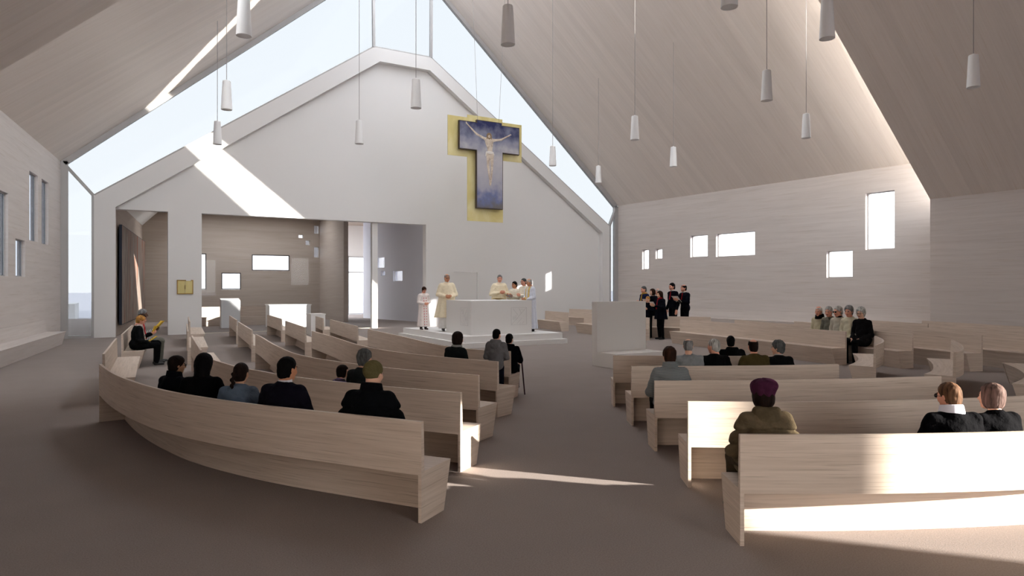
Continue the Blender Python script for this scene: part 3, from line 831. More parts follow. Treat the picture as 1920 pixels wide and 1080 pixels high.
# large dark painting on the chapel side wall
M_ART = blotch('streaked_paint', [(.30, (52, 46, 44)), (.40, (120, 108, 100)), (.48, (148, 136, 126)), (.55, (104, 90, 82)), (.62, (150, 92, 66)), (.72, (70, 54, 48))], 1.0, (4, 2.3, .22), .7, 9, dist=1.2)
sn = Vector((0.9952, -0.0975, 0)); sd = Vector((0.0975, 0.9952, 0)); so = Vector((-11.735, 0, 0))
root = empty('abstract_painting', so+sd*6.5+sn*.05+Vector((0, 0, .42)), 'huge dark streaked abstract painting on the chapel side wall', 'painting')
mb = MB(); mb.obox(so+sd*1.0+Vector((0, 0, .42)), sd*10.4, sn*.10, Vector((0, 0, 4.02))); mb.build('stretcher', plain('black_edge', (.02, .025, .04), .7, lin=True), root)
mb = MB(); mb.obox(so+sd*1.03+sn*.10+Vector((0, 0, .45)), sd*10.34, sn*.012, Vector((0, 0, 3.96))); mb.build('canvas', M_ART, root)

# ------------------------------------------------------------------ pendant lamps
def roof_at(x, y): return low_roof(x) if y < V_STEP else min(high_roof(x, y), 17.0)
LAMPS = [(-9.40, -16.06, 'large pendant lamp cut by the top edge above the left slope'),
         (-9.00, -10.16, 'pendant lamp hanging in front of the left glazing, higher of two neighbours'),
         (-8.70, -5.25, 'pendant lamp hanging lowest on the left, before the sunlit gable'),
         (-4.57, -12.92, 'pendant lamp hanging below the peak of the white gable'),
         (-4.74, -18.24, 'large pendant lamp near the top above the crucifix'),
         (-4.55, -7.77, 'pendant lamp between the sunlit patch and the gable peak lamp'),
         (3.13, -12.94, 'pendant lamp on a bright cord left of the small distant one by the right slope'),
         (3.36, -7.72, 'pendant lamp right of the crucifix in front of the glass strip'),
         (7.59, -5.21, 'smallest pendant lamp, farthest away near the right glazing'),
         (7.66, -10.02, 'small pendant lamp in front of the right slope, above the choir'),
         (3.07, -18.20, 'grey pendant lamp high in front of the right slope'),
         (7.78, -15.96, 'pendant lamp with a half sunlit shade above the elderly people'),
         (0.51, -21.67, 'large pendant lamp at the top where light and brown ceilings meet'),
         (6.47, -21.50, 'pendant lamp alone in front of the brown near ceiling'),
         (-2.29, -21.72, 'large pendant lamp of which only the bottom shows at the top edge')]
def make_lamp(label):
    root = empty('pendant_lamp', (0, 0, 6.79), label, 'lamp', 'white conical pendant lamps')
    mb = MB()
    n = 28
    prof = [(.145, 0), (.107, .77), (.095, .785), (0.02, .787)]
    V = [(r*math.cos(2*math.pi*i/n), r*math.sin(2*math.pi*i/n), 6.79+z) for r, z in prof for i in range(n)]
    F = [(k*n+i, k*n+(i+1) % n, (k+1)*n+(i+1) % n, (k+1)*n+i) for k in range(len(prof)-1) for i in range(n)]
    F.append(tuple((len(prof)-1)*n+i for i in range(n)))
    mb.add(V, F); mb.build('shade', M_SHADE, root, smooth=False)
    mb = MB(); mb.tube((0, 0, 6.795), (0, 0, 6.808), .138, .138, n); mb.build('diffuser', M_DIFF, root)
    mb = MB(); mb.tube((0, 0, 7.57), (0, 0, 7.61), .03, .018, 10); mb.build('cap', M_DIFF, root)
    return root
for i, (x, y, lab) in enumerate(LAMPS):
    o = make_lamp(lab)
    o.location = (x, y, 6.79)
    mb = MB(); mb.tube((x, y, 7.60), (x, y, roof_at(x, y)), .0085, .0085, 6)
    mb.build('cord', M_CORD, o)
# ------------------------------------------------------------------ people: smooth implicit surfaces
def A3(*p): return np.array(p, float)

def s_cap(a, b, ra, rb, ax=(1, 1, 1)):
    a, b, ax = A3(*a), A3(*b), A3(*ax)
    def f(P):
        Q, c, d = P/ax, a/ax, b/ax
        ba = d-c; pa = Q-c
        t = np.clip(pa@ba/max(ba@ba, 1e-9), 0, 1)
        return (np.linalg.norm(pa-t[:, None]*ba, axis=1)-(ra+(rb-ra)*t))*ax.min()
    return f
def s_ell(c, r):
    c, r = A3(*c), A3(*r)
    def f(P):
        q = (P-c)/r
        k0 = np.linalg.norm(q, axis=1); k1 = np.linalg.norm(q/r, axis=1)
        return k0*(k0-1)/np.maximum(k1, 1e-6)
    return f
def smin(a, b, k):
    h = np.clip(.5+.5*(b-a)/k, 0, 1)
    return b*(1-h)+a*h-k*h*(1-h)
def smax(a, b, k): return -smin(-a, -b, k)
def union(items):
    def f(P):
        d = None
        for g, k in items:
            e = g(P)
            d = e if d is None else smin(d, e, k)
        return d
    return f

def nets(f, lo, hi, h):
    lo, hi = A3(*lo), A3(*hi)
    n = np.ceil((hi-lo)/h).astype(int)+1
    ax = [lo[i]+h*np.arange(n[i]) for i in range(3)]
    G = np.stack(np.meshgrid(*ax, indexing='ij'), -1).reshape(-1, 3)
    V = f(G).reshape(n)
    ins = V < 0
    c = n-1
    cnt = np.zeros(c, int); pos = np.zeros((*c, 3)); num = np.zeros(c, int)
    off = [(i, j, k) for i in (0, 1) for j in (0, 1) for k in (0, 1)]
    sl = lambda A, o: A[o[0]:o[0]+c[0], o[1]:o[1]+c[1], o[2]:o[2]+c[2]]
    for o in off: cnt += sl(ins, o)
    act = (cnt > 0) & (cnt < 8)
    I = np.argwhere(act)
    if len(I) == 0: return np.zeros((0, 3)), []
    def val(o): return V[I[:, 0]+o[0], I[:, 1]+o[1], I[:, 2]+o[2]]
    S = np.zeros((len(I), 3)); C = np.zeros(len(I))
    for a in off:
        for d in range(3):
            if a[d]: continue
            b = list(a); b[d] = 1
            va, vb = val(a), val(b)
            m = (va < 0) != (vb < 0)
            t = np.where(m, va/np.where(np.abs(va-vb) < 1e-12, 1, va-vb), 0)
            p = np.tile(A3(*a), (len(I), 1)); p[:, d] += t
            S[m] += p[m]; C[m] += 1
    P = lo+(I+S/C[:, None])*h
    idx = -np.ones(c, int); idx[act] = np.arange(len(I))
    F = []
    for d in range(3):
        e, g = [(1, 2), (2, 0), (0, 1)][d]
        A = [slice(1, c[0]), slice(1, c[1]), slice(1, c[2])]
        A[d] = slice(0, c[d])
        Bq = list(A); Bq[d] = slice(1, c[d]+1)
        va, vb = ins[tuple(A)], ins[tuple(Bq)]
        q = np.argwhere(va != vb)
        if len(q) == 0: continue
        st = va[va != vb]
        base = q.copy(); base[:, e] += 1; base[:, g] += 1
        def cell(de, dg):
            r = base.copy(); r[:, e] -= de; r[:, g] -= dg
            return idx[r[:, 0], r[:, 1], r[:, 2]]
        Q = np.stack([cell(1, 1), cell(0, 1), cell(0, 0), cell(1, 0)], 1)
        Q[~st] = Q[~st][:, ::-1]
        F.append(Q)
    F = np.concatenate(F)
    F = F[(F >= 0).all(1)]
    return P, F

def rot(yaw, pitch, roll=0.0):
    """head turn: yaw left positive, pitch down positive"""
    cy, sy, cp, sp, cr, sr = math.cos(yaw), math.sin(yaw), math.cos(-pitch), math.sin(-pitch), math.cos(roll), math.sin(roll)
    Rz = np.array([[cy, -sy, 0], [sy, cy, 0], [0, 0, 1]])
    Rx = np.array([[1, 0, 0], [0, cp, -sp], [0, sp, cp]])
    Ry = np.array([[cr, 0, sr], [0, 1, 0], [-sr, 0, cr]])
    return Rz@Rx@Ry

# head in its own frame: +Y is the face, centre between ears and brow
HEAD = union([(s_ell((0, -.014, .030), (.074, .095, .086)), 0), (s_ell((0, .022, -.036), (.056, .068, .078)), .035),
              (s_ell((0, .060, -.094), (.026, .024, .022)), .03), (s_ell((.036, .052, -.03), (.026, .03, .028)), .025), (s_ell((-.036, .052, -.03), (.026, .03, .028)), .025),
              (s_cap((0, .084, .012), (0, .108, -.026), .008, .013), .012), (s_ell((.011, .096, -.031), (.009, .010, .008)), .006), (s_ell((-.011, .096, -.031), (.009, .010, .008)), .006),
              (s_ell((.026, .078, .025), (.024, .012, .009)), .014), (s_ell((-.026, .078, .025), (.024, .012, .009)), .014),
              (s_ell((0, .086, -.054), (.022, .010, .0055)), .006), (s_ell((0, .084, -.064), (.019, .010, .006)), .006),
              (s_ell((.074, -.008, -.004), (.010, .019, .031)), .006), (s_ell((-.074, -.008, -.004), (.010, .019, .031)), .006)])
EYES = [s_ell((x, .076, .003), (.0135, .0125, .0105)) for x in (.031, -.031)]
SOCK = [s_ell((x, .092, .002), (.018, .014, .011)) for x in (.031, -.031)]
def head_sdf(P):
    d = HEAD(P)
    for s in SOCK: d = smax(d, -s(P), .008)
    for e in EYES: d = np.minimum(d, e(P))
    return d

def hairline(P):
    front = np.minimum(P[:, 1]+.012, (P[:, 1]-.072)*.80-(P[:, 2]-.062)*.60)
    return np.maximum(front, -.098-P[:, 2]-.25*(P[:, 1]+.09))
NAPE = s_ell((0, -.042, -.034), (.072, .072, .078))
def hair_sdf(style):
    tex = lambda P, a, s: a*(np.sin(P[:, 0]*s+1.3*np.sin(P[:, 2]*s*.4))*np.sin(P[:, 1]*s*.9+P[:, 2]*s*.5))
    short_ = s_ell((0, -.016, .036), (.083, .105, .097))
    short = lambda P: smin(short_(P), NAPE(P), .03)
    face = lambda y, z: (lambda P: np.minimum(P[:, 1]-y, z-P[:, 2]))
    def f(P):
        if style == 'short':
            return smax(short(P)+tex(P, .003, 120), hairline(P), .012)
        if style == 'crop':
            return smax(smin(s_ell((0, -.015, .033), (.079, .101, .092))(P), NAPE(P)+.004, .02), hairline(P), .008)
        if style == 'balding':
            d = smax(short(P)+.003+tex(P, .003, 110), hairline(P), .01)
            return smax(d, .066-np.sqrt(P[:, 0]**2+((P[:, 1]+.022)*.72)**2+((P[:, 2]-.125)*.75)**2), .01)
        if style == 'fringe':
            return smax(smin(s_ell((0, -.014, .040), (.090, .112, .096))(P), NAPE(P), .03)+tex(P, .003, 110), hairline(P)-.012, .012)
        if style == 'curly':
            return smax(smin(s_ell((0, -.020, .040), (.096, .116, .108))(P), NAPE(P)-.006, .03)+tex(P, .008, 85), hairline(P)-.006, .012)
        if style == 'bob':
            d = smin(s_ell((0, -.020, .034), (.092, .112, .102))(P), s_ell((0, -.026, -.045), (.096, .092, .088))(P), .04)+tex(P, .002, 150)
            d = smax(d, face(.050, .062)(P), .012)
            return smax(d, -.118-P[:, 2], .012)
        if style == 'long':
            d = smin(s_ell((0, -.020, .034), (.094, .112, .102))(P), s_cap((0, -.045, -.04), (0, -.075, -.23), .085, .072, (1.12, .85, 1))(P), .05)+tex(P, .002, 140)
            return smax(d, face(.056, .060)(P), .012)
        if style == 'braid':
            d = smax(short(P), hairline(P)-.004, .01)
            for i in range(9):
                z = .03-.034*i
                y = -.112-.012*min(i, 3)+.004*max(0, i-3)
                r = .034-.0022*i
                d = smin(d, s_ell((.010*(-1)**i-.02-.003*i, y, z), (r, r*.8, .026))(P), .006)
            return d
        if style == 'puff':   # fuller white hair
            return smax(smin(s_ell((0, -.02, .04), (.092, .113, .104))(P), NAPE(P)-.004, .03)+tex(P, .004, 90), hairline(P)-.002, .014)
    return f

SKINS = {'fair': (226, 178, 152), 'rosy': (222, 160, 136), 'tan': (198, 140, 106), 'dark': (96, 66, 54), 'olive': (190, 148, 118)}
HAIRS = {'black': (9, 8, 9), 'brown': (50, 32, 24), 'darkbrown': (30, 20, 17), 'grey': (128, 128, 128), 'silver': (176, 176, 172), 'white': (215, 213, 208),
         'blond': (176, 128, 70), 'red': (100, 74, 56), 'ash': (104, 84, 78), 'saltpepper': (84, 86, 86)}
def M_skin(k): return plain('skin_'+k, SKINS[k], .55, spec=.3)
def M_hair(k):
    c = HAIRS[k]
    return blotch('hair_'+k, [(.3, tuple(x*.62 for x in c)), (.7, tuple(min(255, x*1.18) for x in c))], 34, (1, 1, .16), .65, 4, bump=.8, spec=.06)
M_LIP = plain('lips', (168, 92, 84), .5)
M_EYE = plain('eye', (34, 26, 22), .25, spec=.5)
def M_cloth(name, rgb, var=.12): return plain(name, tuple(c*.62 if max(rgb) < 60 else c for c in rgb), .9, spec=.04, bump=.4 if min(rgb) > 150 else .9, bscale=13, var=min(var, .05) if min(rgb) > 150 else var, bd=.03)

def hand_sdf(w, d, n, s, curl, side):
    """w wrist, d finger direction, n palm normal, s thumb-side direction"""
    w, d, n, s = [A3(*q) for q in (w, d, n, s)]
    d /= np.linalg.norm(d); n = n-d*(n@d); n /= np.linalg.norm(n); s = np.cross(d, n); s *= side
    it = [(s_cap(w-d*.02, w+d*.02, .026, .027), 0), (s_cap(w+d*.03+s*.022, w+d*.085+s*.026, .017, .014), .018), (s_cap(w+d*.03, w+d*.088, .018, .014), .018), (s_cap(w+d*.03-s*.022, w+d*.08-s*.026, .017, .013), .018)]
    Ls = [.070, .078, .072, .056]
    for i in range(4):
        o = s*(.031-.0205*i)
        k = w+d*(.086-.004*abs(i-1))+o
        a1, a2, a3 = curl*.5, curl*1.25, curl*1.8
        dr = lambda a: d*math.cos(a)+n*math.sin(a)
        p1 = k+dr(a1)*Ls[i]*.48; p2 = p1+dr(a2)*Ls[i]*.32; p3 = p2+dr(a3)*Ls[i]*.24
        r = [.0092, .0098, .0092, .0080][i]
        it += [(s_cap(k-d*.012, p1, r*1.1, r), .007), (s_cap(p1, p2, r, r*.92), .003), (s_cap(p2, p3, r*.92, r*.78), .003)]
    tb = w+d*.022+s*.030
    t1 = tb+(d*.55+s*.62+n*.35)*.042; t2 = t1+(d*.85+s*.12+n*.45)*.034
    it += [(s_cap(tb-s*.01, t1, .015, .0115), .012), (s_cap(t1, t2, .0112, .009), .004)]
    return union(it)

CACHE = {}
def person(label, loc, face, pose='sit', scale=1.0, skin='fair', hair='short', hcol='black', coat=(20, 22, 28), pants=(24, 24, 28), arms='lap',
           yaw=0.0, pitch=.08, roll=0.0, lean=.03, girth=1.0, group=None, extra=(), res=.016, shoes=(16, 14, 14), coatmat=None, wide=1.0, hem=None, collar=None, lap=True):
    """loc is the floor or seat point below the hips; face the direction the person looks to"""
    ang = math.atan2(-face[0], face[1])
    ca, sa = math.cos(ang), math.sin(ang)
    L = np.array(loc, float)
    def out(P):
        Q = P*scale
        return np.stack([Q[:, 0]*ca-Q[:, 1]*sa+L[0], Q[:, 0]*sa+Q[:, 1]*ca+L[1], Q[:, 2]+L[2]], 1)
    sit = pose == 'sit'
    if sit:
        hz, sz, nz, hc = .115, .555, .615, A3(0, .045+lean*.75, .755)
        hips, knees, ank = (.09, .03, .105), (.115, .46, .105), (.115, .44, -.33)
    else:
        hz, sz, nz, hc = .92, 1.40, 1.455, A3(0, .02+lean, 1.598)
        hips, knees, ank = (.09, 0, .90), (.10, .015, .49), (.10, -.02, .09)
    ly = lambda z: lean*(z-hz)/(sz-hz)-.02
    gw = girth*wide
    sh = A3(.178*wide, ly(sz)-.005, sz-.02)
    A = {}
    for sd in (1, -1):
        S = sh*A3(sd, 1, 1)
        if arms == 'lap':   E, Wt = A3(.245*gw*sd, .02, sz-.29), A3(.10*sd, .27, sz-.385)
        elif arms == 'side': E, Wt = A3(.245*gw*sd, -.03, sz-.29), A3(.255*gw*sd, .06, sz-.535)
        elif arms == 'clasp': E, Wt = A3(.255*gw*sd, .03, sz-.29), A3(.075*sd, .235, sz-.24)
        elif arms == 'fold': E, Wt = A3(.245*gw*sd, .02, sz-.29), A3(.06*sd, .225, sz-.36)
        elif arms == 'book': E, Wt = A3(.235*gw*sd, .06, sz-.28), A3(.10*sd, .31, sz-.20)
        elif arms == 'stick':
            E, Wt = (A3(.25*sd, .05, sz-.27), A3(.20*sd, .30, sz-.30)) if sd == 1 else (A3(.245*sd, .02, sz-.29), A3(.10*sd, .27, sz-.385))
        A[sd] = (S, E, Wt)
    # --- body: one skin surface (trunk, limbs, neck, head, hands)
    it = [(s_ell((0, ly(hz)+.0, hz+.02), (.135, .10, .12)), 0), (s_ell((0, ly((hz+sz)/2), (hz+sz)/2+.04), (.13, .085, .22)), .05),
          (s_cap((-.12, ly(sz), sz-.02), (.12, ly(sz), sz-.02), .05, .05), .05),
          (s_cap((0, ly(sz)-.01, sz-.03), (hc[0], hc[1]-.038, hc[2]-.07), .058, .050), .03)]
    for sd in (1, -1):
        S, E, Wt = A[sd]
        it += [(s_cap(S, E, .042, .035), .03), (s_cap(E, Wt, .036, .024), .02)]
        q = A3(sd, 1, 1)
        it += [(s_cap(A3(*hips)*q, A3(*knees)*q, .070, .050), .03), (s_cap(A3(*knees)*q, A3(*ank)*q, .048, .032), .02),
               (s_cap(A3(*ank)*q-A3(0, .02, .03), A3(*ank)*q+A3(.01*sd, .10, -.05), .024, .018), .02)]
    R = rot(yaw, pitch, roll)
    tohead = lambda P: (P-hc)@R
    key = (pose, arms, lean, wide, girth, yaw, pitch, roll, res)
    zl = -.45 if sit else -.02
    lo, hi_ = (-.42, -.30, zl), (.42, .72 if sit else .5, hc[2]-.05)
    body, bf = nets(union(it), lo, hi_, .022)
    hh = .0085 if res < .02 else .0115
    hv, hf = nets(lambda P: smin(head_sdf(P), s_cap((0, -.028, -.06), (0, -.045, -.16), .052, .054)(P), .03), (-.1, -.13, -.165), (.1, .14, .135), hh)
    hm = np.zeros(len(hf), int)
    cen = hv[hf].mean(1)
    lip = (np.abs(cen[:, 0]) < .023) & (np.abs(cen[:, 2]+.059) < .0085) & (cen[:, 1] > .082)
    eye = (np.abs(np.abs(cen[:, 0])-.031) < .012) & (np.abs(cen[:, 2]-.003) < .0065) & (cen[:, 1] > .076)
    brow = (np.abs(np.abs(cen[:, 0])-.030) < .019) & (np.abs(cen[:, 2]-.026) < .0055) & (cen[:, 1] > .07)
    hm[lip] = 1; hm[eye] = 2; hm[brow] = 3
    hv = hv@R.T+hc
    vs, fs, ms = [body], [bf], [np.zeros(len(bf), int)]
    fs.append(hf+len(body)); vs.append(hv); ms.append(hm)
    n0 = len(body)+len(hv)
    for sd in (1, -1):
        S, E, Wt = A[sd]
        fd = Wt-E; fd /= np.linalg.norm(fd)
        if arms == 'lap': dd, nn = A3(-.25*sd, .9, -.35), A3(-.1*sd, -.2, -1)
        elif arms in ('clasp', 'fold'): dd, nn = A3(-.75*sd, .45, .25), A3(-.35*sd, -.9, .1)
        elif arms == 'book': dd, nn = A3(-.25*sd, .75, .45), A3(-.7*sd, -.2, .7)
        elif arms == 'stick' and sd == 1: dd, nn = A3(.05, .8, -.35), A3(-.8, .3, -.5)
        elif arms == 'stick': dd, nn = A3(-.25*sd, .9, -.35), A3(-.1*sd, -.2, -1)
        else: dd, nn = A3(0, .15, -1), A3(-sd, 0, 0)
        curl = {'lap': .35, 'clasp': .55, 'fold': .5, 'book': .75, 'stick': 1.0, 'side': .4}[arms]
        f = hand_sdf(Wt+fd*.012, dd, nn, (0, 0, 1), curl, -sd)
        c = Wt+dd/np.linalg.norm(dd)*.08
        v, q = nets(f, c-.13, c+.13, .0062 if res < .02 else .0085)
        if len(v):
            fs.append(q+n0); vs.append(v); ms.append(np.zeros(len(q), int)); n0 += len(v)
    V = out(np.concatenate(vs)); F = np.concatenate(fs); Mi = np.concatenate(ms)
    base = (float(L[0]), float(L[1]), float(L[2]))
    root = mesh_obj('person', V.tolist(), F.tolist(), [M_skin(skin), M_LIP, M_EYE, M_hair(hcol)], None, None, base, True, Mi.tolist())
    tag(root, label, 'person', group)
    def part(name, f, lo, hi_, h, mat, lab=None):
        v, q = nets(f, lo, hi_, h)
        if len(v) == 0: return None
        o = mesh_obj(name, out(v).tolist(), q.tolist(), mat, root, None, base, True)
        if lab: o['label'] = lab
        return o
    # --- hair
    if hair and hair != 'bald':
        hs = hair_sdf(hair)
        part('hair', lambda P: hs(tohead(P)), hc-A3(.17, .2, .38), hc+A3(.17, .18, .19), hh*1.05, M_hair(hcol))
    # --- trousers and shoes
    cm = coatmat or M_cloth('cloth_%d_%d_%d' % tuple(coat), coat)
    if pants is not None:
        pm = M_cloth('cloth_%d_%d_%d' % tuple(pants), pants)
        q_ = []
        for sd in (1, -1):
            q = A3(sd, 1, 1)
            q_ += [(s_cap(A3(*hips)*q, A3(*knees)*q, .092*girth, .070), .03), (s_cap(A3(*knees)*q, A3(*ank)*q+A3(0, 0, .0), .068, .055), .02)]
        q_.append((s_ell((0, ly(hz), hz+.01), (.165*girth, .125*girth, .12)), .04))
        part('trousers', union(q_), (-.36, -.2, zl), (.36, .62, hz+.2), max(res, .016), pm)
    if shoes is not None:
        sm = plain('shoe_%d_%d_%d' % tuple(shoes), shoes, .4, spec=.4)
        fl_ = ank[2]-.09+.005
        for sd in (1, -1):
            a = A3(*ank)*A3(sd, 1, 1)
            f = union([(s_cap((a[0], a[1]-.035, a[2]-.045), (a[0]+.015*sd, a[1]+.15, a[2]-.055), .040, .034, (1, 1, .85)), 0), (s_cap(a-A3(0, .01, -.0), a-A3(0, .015, .04), .046, .044), .02)])
            ff = lambda P, f=f, z=a[2]-.084: np.maximum(f(P), z-P[:, 2])
            part('shoe', ff, a+A3(-.09, -.12, -.12), a+A3(.09, .24, .08), .011, sm)
    # --- upper garment
    th = .004
    c_ = [(s_ell((0, ly(hz)-.004, hz+.03), (.185*girth, .142*girth, .15)), 0), (s_ell((0, ly((hz+sz)/2), (hz+sz)/2+.03), (.182*gw, .128*girth, .27)), .05),
          (s_cap((-.148*wide, ly(sz)-.004, sz-.02), (.148*wide, ly(sz)-.004, sz-.02), .074, .074), .06), (s_cap((0, ly(sz)-.014, sz+.0), (hc[0], hc[1]-.045, nz+.005), .085, .060), .05)]
    for sd in (1, -1):
        S, E, Wt = A[sd]
        c_ += [(s_cap(S, E, .064*girth, .056*girth), .035), (s_cap(E, E+(Wt-E)*.93, .055*girth, .043), .02)]
        if sit and lap:
            q = A3(sd, 1, 1)
            c_ += [(s_cap(A3(*hips)*q, A3(*hips)*q*.55+A3(*knees)*q*.45, .102*girth, .088), .03)]
    U = union(c_)
    fold = lambda P: .0055*np.sin(P[:, 0]*27+P[:, 2]*19)*np.sin(P[:, 2]*31-P[:, 1]*23+4*np.abs(P[:, 0]))
    style = dict(extra)
    if style.get('puffer'):
        quilt = lambda P: (.014-.032*(1-np.abs(np.sin(math.pi*(P[:, 2]+.12*np.abs(P[:, 0]))/.12)))**2.0)*np.clip((sz+.02-P[:, 2])*9, 0, 1)
        body_f = lambda P: U(P)-quilt(P)+fold(P)*.8
    else:
        body_f = lambda P: U(P)+fold(P)
    if hem is not None:       # skirt of a long coat or robe
        z0_, a0, b0, a1, b1, nf = hem
        def skirt(P):
            zt = sz-.03
            t = np.clip((zt-P[:, 2])/(zt-z0_), 0, 1)
            ra = a0+(a1-a0)*t; rb = b0+(b1-b0)*t
            an = np.arctan2(P[:, 1]-ly(P[:, 2])*0, P[:, 0])
            w = 1+t*(.055*np.sin(an*nf+1.0)+.03*np.sin(an*(nf*2-3)))
            d = (np.sqrt((P[:, 0]/(ra*w))**2+((P[:, 1]+.01)/(rb*w))**2)-1)*np.minimum(ra, rb)
            return np.maximum(np.maximum(d, z0_-P[:, 2]), P[:, 2]-zt)
        g_in = body_f
        body_f = lambda P: smin(g_in(P), skirt(P), .05)
    gl = -.1 if sit else (hem[0]-.03 if hem is not None else .62)
    if not sit and hem is None:
        zc = style.get('coat_z', .78)
        g2 = body_f
        body_f = lambda P: np.maximum(g2(P), zc-P[:, 2])
    top = nz+.02
    g3 = body_f
    body_f = lambda P: np.maximum(g3(P), (P[:, 2]-top)-.25*(P[:, 1]-hc[1]+.04)*-1)
    part(style.get('garment', 'jacket'), body_f, (-.5, -.42, gl), (.5, .5, nz+.09), res, cm)
    # --- extras
    ctrn = A3(hc[0], hc[1]-.045, nz)
    if 'collar' in style:
        col = style['collar']
        f = lambda P: np.maximum(np.abs(np.sqrt(((P[:, 0]-ctrn[0])/1.06)**2+(P[:, 1]-ctrn[1])**2)-.072-.18*(ctrn[2]+.05-P[:, 2]))-.016, np.abs(P[:, 2]-ctrn[2]-.015-.2*(P[:, 1]-ctrn[1])*-1)-.045)-.006
        part('collar', f, ctrn-A3(.14, .14, .1), ctrn+A3(.14, .14, .1), .011, col if not isinstance(col, tuple) else M_cloth('cloth_%d_%d_%d' % col, col))
    if 'scarf' in style:
        col = style['scarf']
        f = union([(lambda P: np.sqrt((np.sqrt((P[:, 0]-ctrn[0])**2+(P[:, 1]-ctrn[1])**2)-.068)**2+((P[:, 2]-ctrn[2]-.01)/1.3)**2)-.026, 0),
                   (s_cap(ctrn+A3(.035, .085, -.02), (.045, ly(sz)+.145, sz-.30), .028, .034, (1, .6, 1)), .02)])
        part('scarf', f, ctrn-A3(.15, .16, .42), ctrn+A3(.15, .26, .1), .012, col if not isinstance(col, tuple) else M_cloth('cloth_%d_%d_%d' % col, col))
    if 'hood' in style:
        hd = style['hood']
        f = union([(s_cap((-.085, ctrn[1]-.04, ctrn[2]+.0), (.085, ctrn[1]-.04, ctrn[2]+.0), .050, .050), 0), (s_ell((0, ctrn[1]-.085, ctrn[2]-.085), (.115, .06, .10)), .05)])
        g = lambda P: f(P)+fold(P)
        part('hood', g, ctrn-A3(.22, .22, .26), ctrn+A3(.22, .14, .12), .013, cm if hd is True else M_cloth('cloth_%d_%d_%d' % hd, hd))
    if 'shirt' in style:
        col = style['shirt']
        f = lambda P: np.maximum(np.abs(np.sqrt((P[:, 0]-ctrn[0])**2+(P[:, 1]-ctrn[1])**2)-.064)-.006, np.abs(P[:, 2]-ctrn[2]-.022)-.024)
        part('shirt_collar', f, ctrn-A3(.1, .1, .06), ctrn+A3(.1, .1, .08), .009, plain('shirt_%d_%d_%d' % col, col, .8))
        if style.get('tie'):
            c2 = style['tie']
            f2 = union([(s_cap((0, ly(sz)+.085, sz+.03), (0, ly(sz)+.125, sz-.20), .016, .024, (1, .6, 1)), 0)])
            part('tie', f2, (-.08, -.02, sz-.28), (.08, .25, sz+.08), .009, M_cloth('cloth_%d_%d_%d' % c2, c2))
    if 'hat' in style:
        kind, col = style['hat']
        if kind == 'beret':
            f0 = union([(s_ell((.010, -.03, .082), (.118, .130, .068)), 0), (s_ell((0, -.02, .015), (.092, .112, .07)), .05)])
            f = lambda P: smax(f0(P)+.004*np.sin(np.arctan2(P[:, 1]+.02, P[:, 0])*9), np.maximum(hairline(P)+.004, -.045-P[:, 2]), .01)
        else:
            f0 = s_ell((0, -.015, .036), (.086, .109, .097))
            f = lambda P: smax(f0(P), hairline(P)+.002, .008)
        part('beret' if kind == 'beret' else 'cap', lambda P: f(tohead(P)), hc-A3(.17, .2, .16), hc+A3(.17, .19, .2), hh, M_cloth('cloth_%d_%d_%d' % col, col))
    if 'glasses' in style:
        g = MB()
        for sx in (.031, -.031):
            n = 14
            for i in range(n):
                a, b = 2*math.pi*i/n, 2*math.pi*(i+1)/n
                g.tube((sx+.024*math.cos(a), .100, .002+.019*math.sin(a)), (sx+.024*math.cos(b), .100, .002+.019*math.sin(b)), .0022, n=6)
            if style['glasses'] == 'dark':
                g.ball((sx, .099, .002), (.022, .003, .017))
            g.tube((math.copysign(.055, sx), .100, .006), (math.copysign(.080, sx), .0, .004), .0022, n=6)
        g.tube((-.008, .103, .006), (.008, .103, .006), .0022, n=6)
        v = out(np.array(g.v)@R.T+hc)
        mesh_obj('glasses', v.tolist(), g.f, plain('glasses_frame', (24, 22, 22), .35), root, None, base, True)
    if 'stole' in style:
        col = style['stole']
        g_st = lambda P: body_f(P)-.012
        def f(P):
            return np.maximum(g_st(P), np.maximum(np.maximum(np.abs(np.abs(P[:, 0])-.075)-.035, -P[:, 1]+ly(sz)), P[:, 2]-sz-.06))
        part('stole', f, (-.2, -.1, gl), (.2, .5, nz+.1), .012, M_cloth('cloth_%d_%d_%d' % col, col))
    if 'under' in style:      # alb below the chasuble
        col, z0_, a1, b1 = style['under']
        def f(P):
            t = np.clip((1.2-P[:, 2])/(1.2-z0_), 0, 1)
            an = np.arctan2(P[:, 1], P[:, 0]); w = 1+t*.06*np.sin(an*9)
            ra, rb = .16+(a1-.16)*t, .12+(b1-.12)*t
            d = (np.sqrt((P[:, 0]/(ra*w))**2+(P[:, 1]/(rb*w))**2)-1)*rb
            return np.maximum(np.maximum(d, z0_-P[:, 2]), P[:, 2]-1.2)
        part('alb', f, (-.4, -.35, z0_-.03), (.4, .35, 1.23), .02, M_cloth('cloth_%d_%d_%d' % col, col, .04))
    if 'dots' in style:
        col = style['dots']
        dm = M_cloth('cloth_%d_%d_%d' % col, col)
        for sx in (-.05, .05):
            for i in range(11):
                z = .22+.105*i
                ys = np.linspace(.02, .45, 140)
                pts = np.stack([np.full(140, sx), ys, np.full(140, z)], 1)
                k = np.argwhere(body_f(pts) > 0)
                if len(k):
                    g = MB(); g.ball((sx, float(ys[k[0, 0]]), z), (.017, .008, .022), 8, 5)
                    mesh_obj('embroidered_dot', out(np.array(g.v)).tolist(), g.f, dm, root, None, base, True)
    return root, out, A
